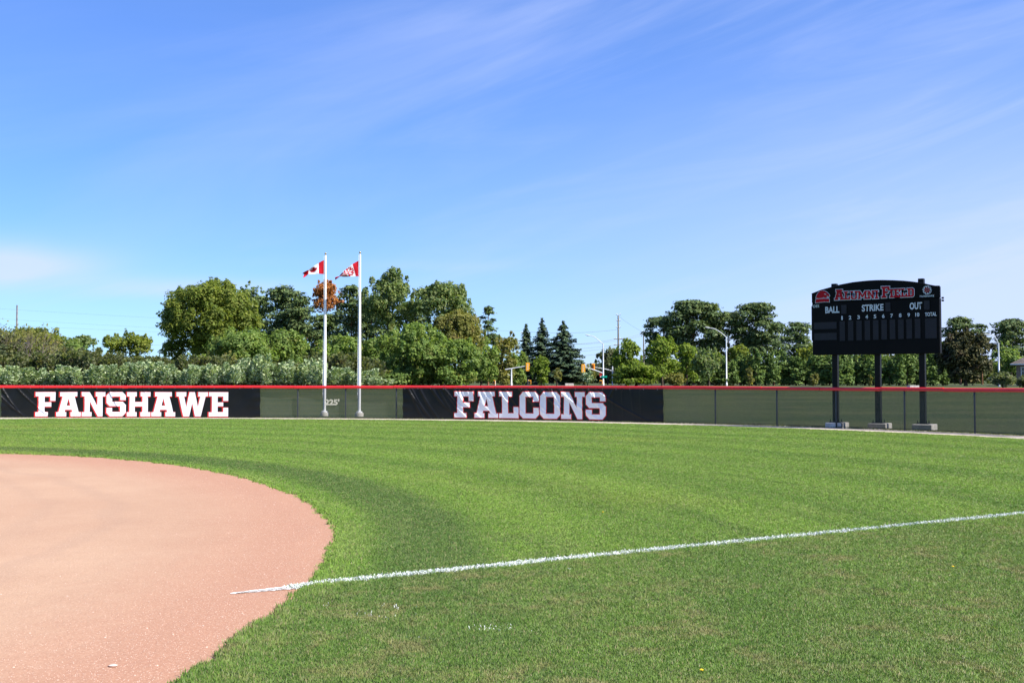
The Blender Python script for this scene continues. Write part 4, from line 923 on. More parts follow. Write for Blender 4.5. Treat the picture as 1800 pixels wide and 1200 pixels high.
def crown(g, C, Nn, size, mat, root, name='crown', asp=.6):
    return link(bpy.data.objects.new(name, np_mesh(name, cards(g, C, Nn, size, asp), 4, mat)), root)
def broadleaf(px, wpx, top, d, leaf, label, bottom=None, dens=44, size=.275, n=20, seed=0, name='broadleaf_tree', cat='tree', lo=.24, hi=.42, tw=1.0, bw=1.0, group=None, trunk=True, bark='bark'):
    g = np.random.default_rng(1000 + seed + int(px) * 7); d = far_side(px, d)
    root, e = tree_root(name, px, d, label, cat, group); w = wpx / FPX * d; H = hgt(top, d) - e
    h0 = (hgt(bottom, d) - e) if bottom else .2
    size = size * d / 120.0
    L = round_lobes(g, w, h0, H, n, lo, hi, top=tw, bottom=bw)
    if name == 'bush':                                            # skirts of a bush reach the ground
        for i in range(max(5, n // 2)): a = i * 2.4; q = g.uniform(.1, .4) * w; L.append(((q * math.cos(a), q * math.sin(a), h0 + H * g.uniform(.08, .28)), (w * .17, w * .17, max(.4, H * .16))))
    C, Nn = fill_lobes(g, L, dens * (120.0 / d) ** 2 * .9)
    C[:, 2] = np.maximum(C[:, 2], .1)
    if trunk: trunk_mesh(g, H * .8, max(.10, w * .030), [c for c, r in L[:min(n, 12)]], M[bark], root)
    crown(g, C, Nn, size, F[leaf], root); return root
def bush(*a, **k):
    k.setdefault('name', 'bush'); k.setdefault('cat', 'bush'); return broadleaf(*a, **k)
def pine(px, wpx, top, d, label, bottom=640, n=24, seed=0, leaf='pine', open_=1.0, tilt=0.0, name='pine_tree'):
    g = np.random.default_rng(3000 + seed + int(px) * 5); d = far_side(px, d)
    root, e = tree_root(name, px, d, label); w = wpx / FPX * d; H = hgt(top, d) - e; h0 = hgt(bottom, d) - e
    L = []
    for i in range(n):
        f = (i + g.uniform(0, .8)) / n; z = h0 + (H - h0) * f; env = w / 2 * (math.sin(math.pi * min(1, .16 + .80 * f)) ** .7)
        a = i * 2.4 + g.uniform(-.5, .5); rr = env * g.uniform(.30, .88); s = w * g.uniform(.16, .29) * open_
        L.append(((rr * math.cos(a) + tilt * f * w, rr * math.sin(a), min(z, H - s * .4)), (s * g.uniform(.9, 1.3), s, s * g.uniform(.36, .58))))
    L.append(((tilt * w, 0, H - .06 * w), (w * .17, w * .17, w * .08)))
    C, Nn = fill_lobes(g, L, 30 * (120 / d) ** 2, up=.7, rnd=.8, shell=(.35, 1.05))
    tr = trunk_mesh(g, H * .93, max(.16, w * .025), [c for c, r in L], M['pbark'], root, crook=.012)
    crown(g, C, Nn, .38 * d / 120, F[leaf], root, asp=.45); return root
def spruce(px, wpx, top, d, label, bottom=676, seed=0, tiers=30):
    g = np.random.default_rng(5000 + seed + int(px)); d = far_side(px, d); root, e = tree_root('spruce_tree', px, d, label); w = 1.38 * wpx / FPX * d; H = hgt(top, d) - e; h0 = max(.3, hgt(bottom, d) - e)
    Cs, Ns = [], []; mb = MB().tube([(0, 0, -.2), (0, 0, H * .5), (0, 0, H)], [w * .035, w * .02, .02], 8)
    for i in range(tiers):
        f = i / (tiers - 1); z = h0 + (H - h0) * f ** .92; L = w / 2 * (1 - f) ** .85 * 1.02 + .12
        for k in range(int(5 + 5 * (1 - f))):
            a = g.uniform(0, 6.28); l = L * g.uniform(.62, 1.12); m = max(7, int(l * 36 * 150 / d)); s = np.linspace(.06, 1, m); dr = -.30 * s * l + .16 * l * s ** 2.4
            wid = (1 - s) * .24 * l + .10; o = g.uniform(-1, 1, m) * wid
            C = np.stack([np.cos(a) * s * l - np.sin(a) * o, np.sin(a) * s * l + np.cos(a) * o, z + dr + g.uniform(-.16, .06, m)], 1)
            Cs.append(C); Ns.append(np.stack([np.cos(a) * .5 + g.normal(size=m) * .3, np.sin(a) * .5 + g.normal(size=m) * .3, np.full(m, .8)], 1))
            if k < 2: mb.tube([(0, 0, z), (math.cos(a) * l * .8, math.sin(a) * l * .8, z - .14 * l)], [.04, .012], 4)
    mb.build('trunk', M['bark'], root); crown(g, np.concatenate(Cs), np.concatenate(Ns), .42 * d / 150, F['spruce'], root, asp=.42)

# -- left wood, from the left edge to the flagpoles
broadleaf(66, 140, 576, 108, 'olive', 'low yellow-green tree behind the silvery shrubs near the left utility pole', n=16, seed=1)
broadleaf(135, 80, 600, 104, 'willow', 'low rounded green tree beside the yellow-green one, behind the silvery shrubs', n=12, seed=2)
broadleaf(147, 44, 586, 150, 'maple', 'small dark green tree with open crown, alone against the sky at left', bottom=622, n=10, seed=3)
broadleaf(221, 86, 585, 118, 'olive', 'small round green tree standing alone left of the big olive tree', bottom=632, n=14, seed=4)
broadleaf(372, 172, 496, 112, 'olive', 'largest broad olive-green tree, left of the flagpoles', bottom=634, n=34, seed=5, lo=.20, hi=.36)
broadleaf(312, 60, 590, 113, 'olive', 'dark green low tree at the left foot of the largest olive tree', bottom=648, n=10, seed=6)
broadleaf(441, 60, 493, 142, 'maple', 'blue-green tree top rising behind the largest olive tree', bottom=600, n=18, seed=70, lo=.18, hi=.3, tw=.6)
pine(455, 60, 520, 146, 'dark pine filling the gap behind the largest olive tree', bottom=610, n=22, seed=71)
pine(497, 92, 506, 140, 'broad dark pine between the olive tree and the left flagpole', n=24, seed=1)
pine(528, 74, 522, 137, 'dark pine just left of the left flagpole, below the orange tree', n=20, seed=2)
broadleaf(574, 56, 490, 152, 'rust', 'orange autumn tree behind the left flagpole', bottom=560, n=14, seed=8, size=.31)
pine(618, 76, 502, 133, 'tall pine between the two flagpoles', n=24, seed=3)
bush(425, 125, 574, 101, 'willow', 'wide mid-green bush in front of the largest olive tree', n=18, seed=9)
bush(508, 90, 580, 103, 'willow', 'green bush left of the left flagpole behind the silvery shrubs', n=14, seed=10)
bush(588, 92, 586, 104, 'willow', 'green bush between the two flagpoles behind the silvery shrubs', n=14, seed=11)
bush(345, 70, 622, 96, 'yellowg', 'low leafy bush at the foot of the largest olive tree', n=10, seed=12)
bush(398, 46, 618, 95, 'khaki', 'small brownish bush at the foot of the largest olive tree', n=9, seed=13)
pine(652, 92, 534, 150, 'dark pine behind the right flagpole, lower than its neighbours', n=20, seed=80)
pine(572, 84, 552, 148, 'dark pine directly under the orange tree', n=20, seed=81)
# -- between the flagpoles and the traffic signals
broadleaf(683, 104, 472, 128, 'maple', 'tall loose maple just right of the right flagpole', bottom=600, n=24, seed=14, lo=.17, hi=.32, tw=.75)
pine(724, 86, 532, 138, 'flat-topped dark pine between the two tall maples', bottom=630, n=20, seed=4)
broadleaf(778, 108, 489, 126, 'maple', 'round-headed maple above the FALCONS banner', bottom=585, n=24, seed=15, lo=.20, hi=.36)
broadleaf(806, 100, 545, 113, 'khaki', 'yellowish tree below the round-headed maple', bottom=640, n=18, seed=16)
pine(858, 52, 539, 132, 'thin pine with separate flat tufts right of the round-headed maple', bottom=606, n=13, seed=5, open_=.86)
bush(668, 80, 590, 106, 'willow', 'green bush behind the right flagpole and the end of the silvery shrubs', n=14, seed=17)
bush(725, 150, 574, 98, 'willow', 'widest green bush behind the fence right of the flagpoles', n=30, seed=18, lo=.18, hi=.32)
bush(800, 100, 594, 97, 'willow', 'green bush behind the letters FAL', n=20, seed=19, lo=.2, hi=.34)
bush(846, 62, 578, 118, 'willow', 'upright green bush left of the brownish bush', n=15, seed=20)
bush(884, 62, 574, 134, 'khaki', 'brownish-green bush beside the left traffic signal', n=15, seed=21)
bush(905, 50, 612, 138, 'willow', 'green bush behind the left traffic signal mast', n=12, seed=22)
# -- behind the signals
spruce(925, 44, 570, 200, 'smallest of the three dark spruces behind the traffic signals')
spruce(953, 62, 560, 192, 'middle spruce with a pointed spire behind the traffic signals')
spruce(990, 92, 565, 184, 'broadest of the three spruces behind the traffic signals', tiers=34)
bush(1026, 46, 640, 205, 'khaki', 'low brownish bush at the right foot of the broadest spruce', n=10, seed=23)
bush(1000, 60, 650, 196, 'dull', 'dull green bush under the broadest spruce', n=10, seed=24)
broadleaf(951, 40, 624, 152, 'yellowg', 'small light green tree in front of the spruces', n=12, seed=25)
broadleaf(979, 17, 646, 150, 'pale', 'sapling with pale leaves in front of the spruces', n=8, seed=26, name='sapling')
broadleaf(1033, 22, 650, 155, 'silver', 'greyish sapling left of the white street lamp', n=8, seed=27, name='sapling')
broadleaf(1068, 44, 608, 190, 'dull', 'grey-green tree behind the white street lamp', n=14, seed=28)
broadleaf(1102, 58, 596, 156, 'yellowg', 'bright green tree in front of the tall utility pole', n=18, seed=29)
bush(1118, 82, 640, 145, 'yellowg', 'low bright green bush over the end of the FALCONS banner', n=16, seed=30)
broadleaf(1164, 66, 589, 151, 'yellowg', 'bright green tree in front of the right-hand pines', n=20, seed=31)
broadleaf(1207, 48, 602, 158, 'yellowg', 'slender light green tree beside the bright green tree under the pines', n=14, seed=32)
broadleaf(1246, 58, 610, 153, 'maple', 'dark glossy tree with pale leaves left of the middle street lamp', n=16, seed=33)
bush(1186, 44, 656, 148, 'khaki', 'low olive bush under the right-hand pines', n=9, seed=34)
pine(1166, 78, 557, 188, 'leaning dark pine at the left end of the right-hand pine group', bottom=615, n=18, seed=6, tilt=-.05, open_=.86)
pine(1219, 108, 529, 182, 'tallest broad pine of the right-hand group', bottom=622, n=30, seed=7, open_=.86)
broadleaf(1250, 50, 528, 186, 'olive', 'light olive tree poking up between the right-hand pines', bottom=640, n=16, seed=35)
pine(1282, 66, 548, 186, 'darker pine behind the middle street lamp', bottom=626, n=20, seed=8, open_=.86)
pine(1328, 92, 532, 180, 'broad pine right of the middle street lamp', bottom=622, n=28, seed=9, open_=.86)
pine(1360, 50, 566, 190, 'small pine leaning out at the right of the group', bottom=620, n=12, seed=10, tilt=.12)
pine(1404, 64, 567, 205, 'open pine just left of the scoreboard', bottom=640, n=18, seed=11)
broadleaf(1300, 46, 604, 172, 'olive', 'olive tree under the broad pine by the middle street lamp', n=12, seed=36)
pine(1688, 76, 557, 200, 'pine just right of the scoreboard', bottom=640, n=20, seed=12, open_=.86)
pine(1726, 34, 569, 206, 'small flat-topped pine seen between two larger pines at right', bottom=610, n=10, seed=13)
pine(1778, 76, 561, 190, 'broad pine above the house at the right edge', bottom=640, n=24, seed=14, open_=.86)
pine(1822, 60, 558, 195, 'pine cut off by the right edge behind the house', bottom=640, n=18, seed=15, open_=.86)
broadleaf(1664, 40, 594, 178, 'yellowg', 'yellow-green tree touching the right side of the scoreboard', n=12, seed=37)
broadleaf(1697, 106, 580, 150, 'purple', 'dark purple-tinged round tree right of the scoreboard', n=30, seed=38, lo=.18, hi=.34, size=.33)
broadleaf(1768, 50, 600, 165, 'willow', 'green tree behind the right street lamp', n=14, seed=39)
bush(1762, 44, 654, 118, 'dull', 'low brownish bush between the purple tree and the house', n=9, seed=40)
bush(1798, 30, 660, 120, 'dull', 'low dull bush in front of the house', n=7, seed=41)
for px, w, top, d, leaf, lab in ((1318, 20, 646, 150, 'pale', 'pale yellowish sapling right of the middle street lamp'), (1430, 18, 656, 150, 'pale', 'pale yellowish shrub at the left post of the scoreboard'), (1529, 9, 659, 148, 'pale', 'thin pale sapling beside the middle post of the scoreboard')):
    bush(px, w, top, d, leaf, lab, n=7, seed=50)
# filler trees of the belt behind the cedars
for px, w, top, lab in ((1430, 60, 604, 'olive tree behind the cedars left of the scoreboard'), (1475, 60, 610, 'dull green tree behind the cedars and the left scoreboard post'), (1530, 64, 606, 'dull green tree behind the cedars and the middle scoreboard post'), (1590, 66, 604, 'dull green tree behind the cedars between two right posts'), (1640, 50, 610, 'dull green tree behind the cedars at the right post')):
    broadleaf(px, w, top, 178, 'willow' if px > 1450 else 'olive', lab, n=14, seed=int(px))
# half-bare brush at the far left edge
def bare_tree():
    g = np.random.default_rng(77); root, e = tree_root('half_bare_tree', 22, 129, 'grey half-bare tree with thin twigs at the left edge'); mb = MB(); tips = []
    def grow(p, d, l, r, k):
        q = p + d * l; mb.tube([p, q], [r, r * .7], 5, caps=False)
        if k == 0: tips.append(q); return
        for i in range(3 if k > 2 else 2):
            v = Vector((g.normal(), g.normal(), g.normal() * .6)); grow(q, (d + v * .42 + Vector((0, 0, .12))).normalized(), l * g.uniform(.66, .86), r * .62, k - 1)
    for i in range(7): a = i * .9; grow(Vector((math.cos(a) * 2.4 * g.uniform(.2, 1), math.sin(a), -.1)), Vector((math.cos(a) * .35, math.sin(a) * .3, 1)).normalized(), 2.25, .08, 5)
    mb.build('branches', M['twig'], root)
    T = np.array([tuple(t) for t in tips]); k = 9; C = np.repeat(T, k, 0) + g.normal(size=(len(T) * k, 3)) * .34; C = C[(g.uniform(0, 1, len(C)) < np.clip(.2 + (5.2 - C[:, 2]) * .22, .25, 1))]
    crown(g, C, unit(g, len(C)) + [0, 0, .4], .28, F['khaki'], root)
bare_tree()
bush(8, 84, 578, 97, 'dull', 'dull brownish bush at the left edge below the half-bare tree', n=12, seed=60)

# -- the shrub belt along the fence at left: each shrub a thing, four builds copied
def silvery_shrub(seed, leaf, H, W, nsh, label, group, size, wp=.36):
    g = np.random.default_rng(seed); root = empty('silvery_shrub' if leaf == 'silver' else 'dull_shrub', (0, 0, 0), label, 'shrub', group); mb = MB(); Cs, Ns = [], []
    for k in range(nsh):
        a = g.uniform(0, 6.28); r = W / 2 * math.sqrt(g.uniform(0, 1)); h = H * g.uniform(.66, 1.0); bx, by = r * .5 * math.cos(a), r * .5 * math.sin(a); tx, ty = r * math.cos(a) * 1.1, r * math.sin(a) * 1.1
        mb.tube([(bx, by, 0), ((bx + tx) / 2, (by + ty) / 2, h * .5), (tx, ty, h * .95)], [.02, .014, .005], 5)
        m = int(210 * h / 3); f = g.uniform(.12, 1, m) ** .8; s = (.03 + wp * np.sin(np.pi * np.clip(f * .93 + .05, 0, 1)) ** .8) * np.sqrt(g.uniform(.15, 1, m)); q = g.uniform(0, 6.28, m)
        C = np.stack([bx + (tx - bx) * f + np.cos(q) * s, by + (ty - by) * f + np.sin(q) * s, h * f + .06], 1)
        Cs.append(C); Ns.append(np.stack([np.cos(q) * .8, np.sin(q) * .8, np.full(m, .55)], 1) + g.normal(size=(m, 3)) * .3)
    mb.build('stems', M['bark'], root)
    C, Nn = np.concatenate(Cs), np.concatenate(Ns); n = len(C); Nn /= np.linalg.norm(Nn, axis=1, keepdims=True)
    # leaves point outwards and upwards like feathers
    out = Nn * .85 + np.array([0, 0, .62]) + g.normal(size=(n, 3)) * .3; out /= np.linalg.norm(out, axis=1, keepdims=True); b = np.cross(out, Nn); b /= np.linalg.norm(b, axis=1, keepdims=True) + 1e-9
    s = (size * g.uniform(.7, 1.3, n))[:, None]; V = np.stack([C, C + out * s * .5 + b * s * .27, C + out * s, C + out * s * .5 - b * s * .27], 1)
    link(bpy.data.objects.new('leaves', np_mesh('leaves', V, 4, F[leaf])), root); return root
def shrub_rows():
    g = np.random.default_rng(31)
    lab = 'pale silvery-leaved shrub with upright shoots in the row behind the left fence'; grp = 'silvery shrubs in the row behind the left fence'
    protos = [silvery_shrub(200 + i, 'silver', 3.5, 1.9, 8, lab, grp, .29, .30) for i in range(4)]; used = [0] * 4
    def put(protos, used, i, x, y, s):
        k = i % len(protos); o = protos[k] if not used[k] else copy_tree(protos[k]); used[k] = 1
        o.location = (x, y, float(elev(x, y))); o.rotation_euler.z = g.uniform(0, 6.28); o.scale = (s[0], s[0], s[1])
    i = 0; px = -45
    while px < 668:
        d = 113 + g.uniform(-1.6, 1.6); tall = 1.0 if px < 560 else max(.74, 1.0 - (px - 560) * .0024)
        top = 641 + 6 * math.sin(px * .021) + g.uniform(-8, 8) - (10 if 395 < px < 470 else 0); H = (hgt(top, d) - float(elev(xat(px, d), d))) * tall
        put(protos, used, i, xat(px, d), d, (g.uniform(1.15, 1.4), H / 3.5)); i += 1; px += g.uniform(17, 24)
    lab = 'dull grey-green shrub in the taller row behind the silvery shrubs'; grp = 'dull shrubs behind the silvery row'
    protos = [silvery_shrub(300 + j, 'dull', 3.9, 3.0, 20, lab, grp, .30, .42) for j in range(3)]; used = [0] * 3; px = -50; i = 0
    while px < 660:
        d = 120 + g.uniform(-2, 2); top = 624 + 5 * math.sin(px * .03) + g.uniform(-5, 5) + (8 if px > 260 else 0); H = hgt(top, d) - float(elev(xat(px, d), d))
        put(protos, used, i, xat(px, d), d, (g.uniform(1.2, 1.5), H / 3.75)); i += 1; px += g.uniform(24, 34)
shrub_rows()

# -- the clipped belt of cedars on the far side of the right field
def cedars():
    g = np.random.default_rng(41); lab = 'dense dark green cedar in the long row beyond right field'; grp = 'cedars in the row beyond right field'; protos = []
    for j in range(4):
        q = np.random.default_rng(400 + j); root = empty('cedar', (0, 0, 0), lab, 'tree', grp); L = []
        for k in range(16):
            f = k / 15; w = 1.25 * (math.sin(math.pi * min(1, .30 + .66 * f)) ** .8); a = q.uniform(0, 6.28); L.append(((w * .42 * math.cos(a), w * .42 * math.sin(a), .4 + 4.2 * f), (w * .5, w * .5, .55)))
        for k in range(9): a = q.uniform(0, 6.28); r = q.uniform(.2, .85); L.append(((r * math.cos(a), r * math.sin(a), q.uniform(3.4, 5.0) - r), (.17, .17, .55)))
        C, Nn = fill_lobes(q, L, 28, up=.35, rnd=.7); MB().tube([(0, 0, -.2), (0, 0, 4.3)], [.11, .03], 6).build('trunk', M['bark'], root); crown(q, C, Nn, .36, F['cedar'], root, asp=.45); protos.append(root)
    used = [0] * 4; px = 1212; i = 0
    while px < 1668:
        d = 162 + g.uniform(-2.5, 2.5); top = 622 + 7 * math.sin(px * .05) + g.uniform(-7, 7) + (12 if px < 1265 else 0); x = xat(px, d); e = float(elev(x, d)); H = hgt(top, d) - e
        k = i % 4; o = protos[k] if not used[k] else copy_tree(protos[k]); used[k] = 1; o.location = (x, d, e); o.rotation_euler.z = g.uniform(0, 6.28); o.scale = (g.uniform(1.05, 1.4),) * 2 + (H / 4.9,); i += 1; px += g.uniform(12.5, 17)
cedars()
def far_wood():
    """woodland far beyond the road, one mass"""
    g = np.random.default_rng(51); L = []
    for i in range(420):
        a = g.uniform(R(-40), R(40)); d = g.uniform(262, 330); h = g.uniform(3.2, 5.6) * (1.25 if abs(a) > .1 else .9)
        L.append(((d * math.sin(a), d * math.cos(a), .9 + h * .5), (h * .75, h * .6, h * .55)))
    C, Nn = fill_lobes(g, L, 3); o = link(bpy.data.objects.new('far_wood', np_mesh('far_wood', cards(g, C, Nn, 1.1, .6), 4, F['wood']))); tag(o, 'low dark woodland far beyond the road', 'woodland', kind='stuff')
far_wood()

# ------------------------------------------------------------------ street furniture beyond the field
def base(px, d): x = xat(px, d); return x, d, float(elev(x, d))
def lamp(name, px, d, top, arm, label):
    """painted steel lamp column; arm = list of pixel points from the column to the head"""
    x, y, e = base(px, d); root = empty(name, (x, y, e), label, 'street lamp'); H = hgt(top, d) - e
    MB().lathe([(.16, -.1), (.16, .35), (.12, .4), (.085, H)], (0, 0, 0), 10).build('column', M['steel'], root)
    pts = [Vector((0, 0, H - .12))] + [Vector((xat(a, d) - x, 0, hgt(b, d) - e)) for a, b in arm]; MB().tube(pts, .055, 7).build('arm', M['steel'], root)
    p = pts[-1]; dr = (p - pts[-2]).normalized(); hd = MB().add([], []); L = .85
    n = 8; prof = [(0, .05), (.15, .14), (.55, .17), (.85, .10)]
    vs, fs = [], []
    for t, w in prof:
        for k in range(n): an = 2 * math.pi * k / n; vs.append(p + dr * t + Vector((0, math.cos(an) * w, math.sin(an) * w * .45 + .02)))
    for i in range(3):
        for k in range(n): fs.append((i * n + k, i * n + (k + 1) % n, (i + 1) * n + (k + 1) % n, (i + 1) * n + k))
    fs += [tuple(range(n)), tuple(range(3 * n, 4 * n))]
    h = hd.add(vs, fs, 0, True).build('lamp_head', M['steel'], root); MB().box(p + dr * .42 + Vector((0, 0, -.065)), (.42, .2, .05)).build('lamp_lens', M['lampg'], h)
    return root, x, y, e
def signal_head(root, c, back, s=1.0, rz=0.0):
    """three-lamp head; back=True shows its yellow backboard, else the hooded lenses"""
    o = MB().box(c, (.58 * s, .06, 1.28 * s), rz, 0, .02).build('signal_head', M['yellow'], root); mb = MB(); fy = .12 if back else -.12
    mb.box((c[0], c[1] + fy, c[2]), (.34 * s, .2, 1.02 * s), rz); mb.build('lamp_housing', M['yellow'], o)
    for k in (-1, 0, 1):
        q = Vector((c[0], c[1] + fy * 2.0, c[2] + k * .33 * s)); MB().tube([q, q + Vector((0, .16 if back else -.16, 0))], .125 * s, 10).build('visor', M['black'] if back else M['lens'], o)
    if back:
        for k in (-1, 0, 1): MB().box((c[0], c[1] - .035, c[2] + k * .33 * s), (.20 * s, .02, .12 * s)).build('bracket', M['steel'], o)
def walk_signal(root, c):
    o = MB().box(c, (.46, .22, .62), bev=.03).build('walk_signal', M['yellow'], root); MB().box((c[0], c[1] - .13, c[2]), (.34, .05, .42)).build('walk_lens', M['black'], o)
d = 166
# left mast arm
x, y, e = base(899, d); rt = empty('traffic_signal', (x, y, e), 'left traffic signal mast whose arm rises to a yellow signal head', 'traffic signal')
MB().lathe([(.15, -.1), (.15, .3), (.11, .35), (.10, hgt(647, d) - e)], (0, 0, 0), 10).build('mast', M['steel'], rt)
P = lambda px, py: Vector((xat(px, d) - x, 0, hgt(py, d) - e))
MB().tube([P(888, 649.4), P(899, 647.6), P(926, 643)], [.09, .085, .06], 8).build('arm', M['steel'], rt); c = P(927.6, 644.7) + Vector((0, -.12, 0)); signal_head(rt, c, True)
MB().tube([P(892, 657.5), P(897, 659.5), P(899, 659.5)], .035, 6).build('bracket_arm', M['steel'], rt)
# far-side signals (lenses towards the field)
d2 = 186
x, y, e = base(983.3, d2); rt = empty('traffic_signal', (x, y, e), 'small far traffic signal on a thin white pole right of the wooden pole', 'traffic signal'); P = lambda px, py: Vector((xat(px, d2) - x, 0, hgt(py, d2) - e))
MB().lathe([(.10, -.1), (.08, hgt(645.5, d2) - e)], (0, 0, 0), 9).build('mast', M['steel'], rt); MB().tube([P(983.3, 652), P(990, 649.5), P(995.5, 648.5)], .045, 6).build('arm', M['steel'], rt); signal_head(rt, P(996.2, 648) + Vector((0, -.1, 0)), False, .95)
x, y, e = base(1076.5, d2); rt = empty('traffic_signal', (x, y, e), 'far traffic signal whose arm passes behind the white lamp column', 'traffic signal'); P = lambda px, py: Vector((xat(px, d2) - x, 0, hgt(py, d2) - e))
MB().lathe([(.13, -.1), (.11, hgt(643.5, d2) - e)], (0, 0, 0), 9).build('mast', M['steel'], rt); MB().tube([P(1076, 651.5), P(1060, 647.6), P(1043, 645)], [.08, .07, .05], 7).build('arm', M['steel'], rt); signal_head(rt, P(1042.8, 645) + Vector((0, -.1, 0)), False, .95)
# lamp column that also carries a signal arm and a street sign
rt, x, y, e = lamp('street_lamp', 1060.3, d, 603.5, [(1052, 597.5), (1046, 592.5), (1042, 590.6), (1038.5, 590)], 'white lamp column with a traffic signal arm and a green street sign'); P = lambda px, py: Vector((xat(px, d) - x, 0, hgt(py, d) - e))
MB().tube([P(1060, 655.8), P(1045, 650.2), P(1029, 645)], [.085, .075, .055], 8).build('signal_arm', M['steel'], rt); signal_head(rt, P(1025.2, 647.3) + Vector((0, -.12, 0)), True)
MB().box(P(1062, 662) + Vector((0, -.15, 0)), (.86, .03, .30), bev=.01).build('street_sign', M['sgreen'], rt)
MB().box(P(1055.6, 658.5) + Vector((0, -.1, 0)), (.40, .03, .45), bev=.01).build('small_sign', M['lens'], rt); MB().box(P(1056.3, 662) + Vector((0, -.1, 0)), (.26, .03, .2), bev=.01).build('small_sign', M['frame'], rt)
walk_signal(rt, P(1056, 671.5) + Vector((0, -.1, 0)))
for px, side, lab in ((868.5, 1, 'short post with an orange walk signal left of the traffic signals'), (930.5, -1, 'short post with an orange walk signal right of the wooden pole')):
    x, y, e = base(px + 2.2 * side, d - 3); r = empty('walk_signal_post', (x, y, e), lab, 'signal post'); MB().lathe([(.07, -.1), (.06, hgt(666 if side > 0 else 667, d) - e)], (0, 0, 0), 8).build('post', M['steel'], r)
    walk_signal(r, Vector((-.22 * side, -.1, hgt(671.5, d) - e)))
lamp('street_lamp', 1276.8, 160, 591, [(1268, 584.5), (1260, 579.6), (1255, 577.3), (1250, 576.6)], 'white street lamp in front of the right-hand pines')
lamp('street_lamp', 1755.6, 141, 602.5, [(1752, 596), (1748.5, 591), (1744.5, 588.6), (1742.5, 588.5)], 'white street lamp above the purple tree at right')
def utility_pole(px, d, top, arms, label, r=.15):
    x, y, e = base(px, d); root = empty('utility_pole', (x, y, e), label, 'utility pole'); H = hgt(top, d) - e
    MB().tube([(0, 0, -.3), (0, 0, H * .5), (0, 0, H)], [r * 1.2, r, r * .75], 9).build('pole', M['wood'], root)
    for py, half, rise in arms:
        z = hgt(py, d) - e; hw = half / FPX * d; m = MB()
        if rise: m.tube([(-hw, -.1, z + rise), (0, -.1, z), (hw, -.1, z + rise)], .06, 6)
        else: m.box((0, -.16, z), (2 * hw, .12, .14))
        a = m.build('crossarm', M['wood'], root)
        for k in (-1, -.45, .45, 1): q = (hw * k * .95, -.16 if not rise else -.1, z + .05 + rise * abs(k)); MB().lathe([(.05, 0), (.07, .05), (.03, .10), (.06, .14), (.02, .22)], q, 8).build('insulator', M['steel'], a)
    return x, y, e, H
utility_pole(921, 215, 581, [(599, 10, 0), (585.5, 5.5, 0)], 'wooden utility pole in front of the dark spruces')
utility_pole(1087, 235, 554, [(554.8, 4, .25), (565, 4, .25), (577, 4, .25), (595.5, 8, 0), (606, 8, 0)], 'tallest utility pole with stacked short arms right of the white lamp column', .2)
utility_pole(1131.5, 240, 583, [(587, 6.5, 0), (584.5, 3, .2)], 'short-looking utility pole beside the leaning pine', .16)
utility_pole(28.5, 235, 536, [], 'bare utility pole above the bushes at the left edge', .2)
def wires(label, spans, r=.022):
    mb = MB()
    for (px0, py0, d0), (px1, py1, d1), sag in spans:
        a, b = Vector((xat(px0, d0), d0, hgt(py0, d0))), Vector((xat(px1, d1), d1, hgt(py1, d1))); mb.tube([a.lerp(b, i / 24) - Vector((0, 0, sag * 4 * (i / 24) * (1 - i / 24))) for i in range(25)], r, 4)
    o = mb.build('power_line', M['wire']); tag(o, label, 'power line', 'power lines along the road')
wires('thin power lines crossing the sky behind the trees at left', [((-120, 534, 235), (921, 582, 215), .8), ((-120, 552, 235), (911, 598, 215), .8), ((-120, 564, 235), (931, 598, 215), .8), ((28, 598, 235), (921, 612, 215), .6)], .010)
wires('bundle of power lines between the wooden pole and the tallest utility pole', [((921, 582.5, 215), (1087, 579, 235), .5), ((912, 599, 215), (1080, 596, 235), .9), ((930, 599, 215), (1094, 596, 235), .9), ((921, 620, 215), (1087, 609, 235), .5), ((921, 616, 215), (1087, 606, 235), .3), ((921, 628, 215), (1087, 617, 235), .5), ((921, 645, 215), (1087, 640, 235), .1), ((921, 650, 215), (1087, 647, 235), .1)])
wires('thin power lines between the tallest pole and the pole by the leaning pine', [((1081, 596, 235), (1126, 587, 240), .2), ((1094, 596, 235), (1138, 587, 240), .2), ((1087, 555, 235), (1131.5, 584, 240), .2)])
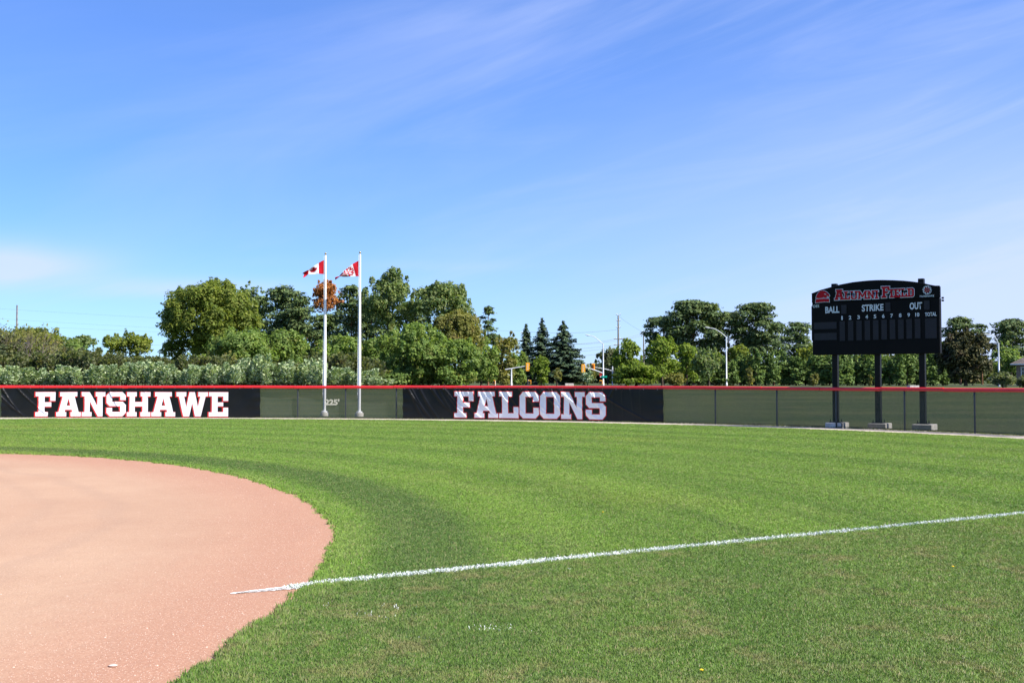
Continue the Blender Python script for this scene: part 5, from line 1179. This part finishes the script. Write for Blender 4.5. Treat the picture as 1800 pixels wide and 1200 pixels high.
# low pale kerb blocks seen just above the rail
for px0, px1, dd, py, lab in ((993, 1008, 158, 673.6, 'low pale concrete kerb beyond the fence below the far signal'), (1596, 1617, 120, 677.4, 'low pale concrete slab on the grass beside the right scoreboard post')):
    x0, x1 = xat(px0, dd), xat(px1, dd); e = float(elev((x0 + x1) / 2, dd)); h = max(.06, hgt(py, dd) - e); o = MB().box((0, 0, h / 2 - .03), (x1 - x0, .9, h + .06), bev=.025).build('kerb_block', M['conc']); o.location = ((x0 + x1) / 2, dd, e); tag(o, lab, 'kerb')

# ------------------------------------------------------------------ house at the right edge
def build_house():
    d = 150; x, y, e = base(1786, d); root = empty('house', (x, y, e), 'grey brick house with a hipped shingle roof at the right edge', 'house', rz=R(-25))
    zw = hgt(640.5, d) - e; W, D = 11.0, 8.5; zr = zw + 2.3
    MB().box((W / 2, D / 2, zw / 2 - .2), (W, D, zw + .4)).build('wall', M['brick'], root)
    o = .75; A = [(-o, -o), (W + o, -o), (W + o, D + o), (-o, D + o)]; r0, r1 = (3.4, D / 2), (W - 3.4, D / 2)
    vs = [(a, b, zw - .05) for a, b in A] + [(a, b, zw + .12) for a, b in A] + [(r0[0], r0[1], zr), (r1[0], r1[1], zr)]
    rf = MB().add(vs, [(3, 2, 1, 0), (0, 1, 5, 4), (1, 2, 6, 5), (2, 3, 7, 6), (3, 0, 4, 7), (4, 5, 9, 8), (5, 6, 9), (6, 7, 8, 9), (7, 4, 8)]).build('roof', M['roof'], root)
    mb = MB()
    for k in range(9): t = (k + .5) / 9; mb.box((W / 2, -o + (D / 2 + o) * t, zw + .12 + (zr - zw - .12) * t + .015), (W + 2 * o - (2 * (3.4 + o)) * t, .05, .03))
    mb.build('shingle_course', M['roof'], rf)
    MB().box((W / 2, -o - .05, zw + .03), (W + 2 * o, .10, .14)).build('gutter', M['frame'], rf)
    for cx in (1.2, 4.6, 8.6):
        w, h, z = 1.15, 1.15, zw - .95; fr = MB()
        for c, s in (((cx, z + h / 2), (w + .16, .09)), ((cx, z - h / 2), (w + .16, .09)), ((cx - w / 2, z), (.09, h)), ((cx + w / 2, z), (.09, h)), ((cx, z), (.05, h)), ((cx, z), (w, .045))): fr.box((c[0], -.03 - .004 * (s[0] > .06), c[1]), (s[0], .08, s[1]))
        f = fr.build('window', M['frame'], root); MB().box((cx, -.012, z), (w - .06, .02, h - .06)).build('pane', M['glass'], f)
build_house()
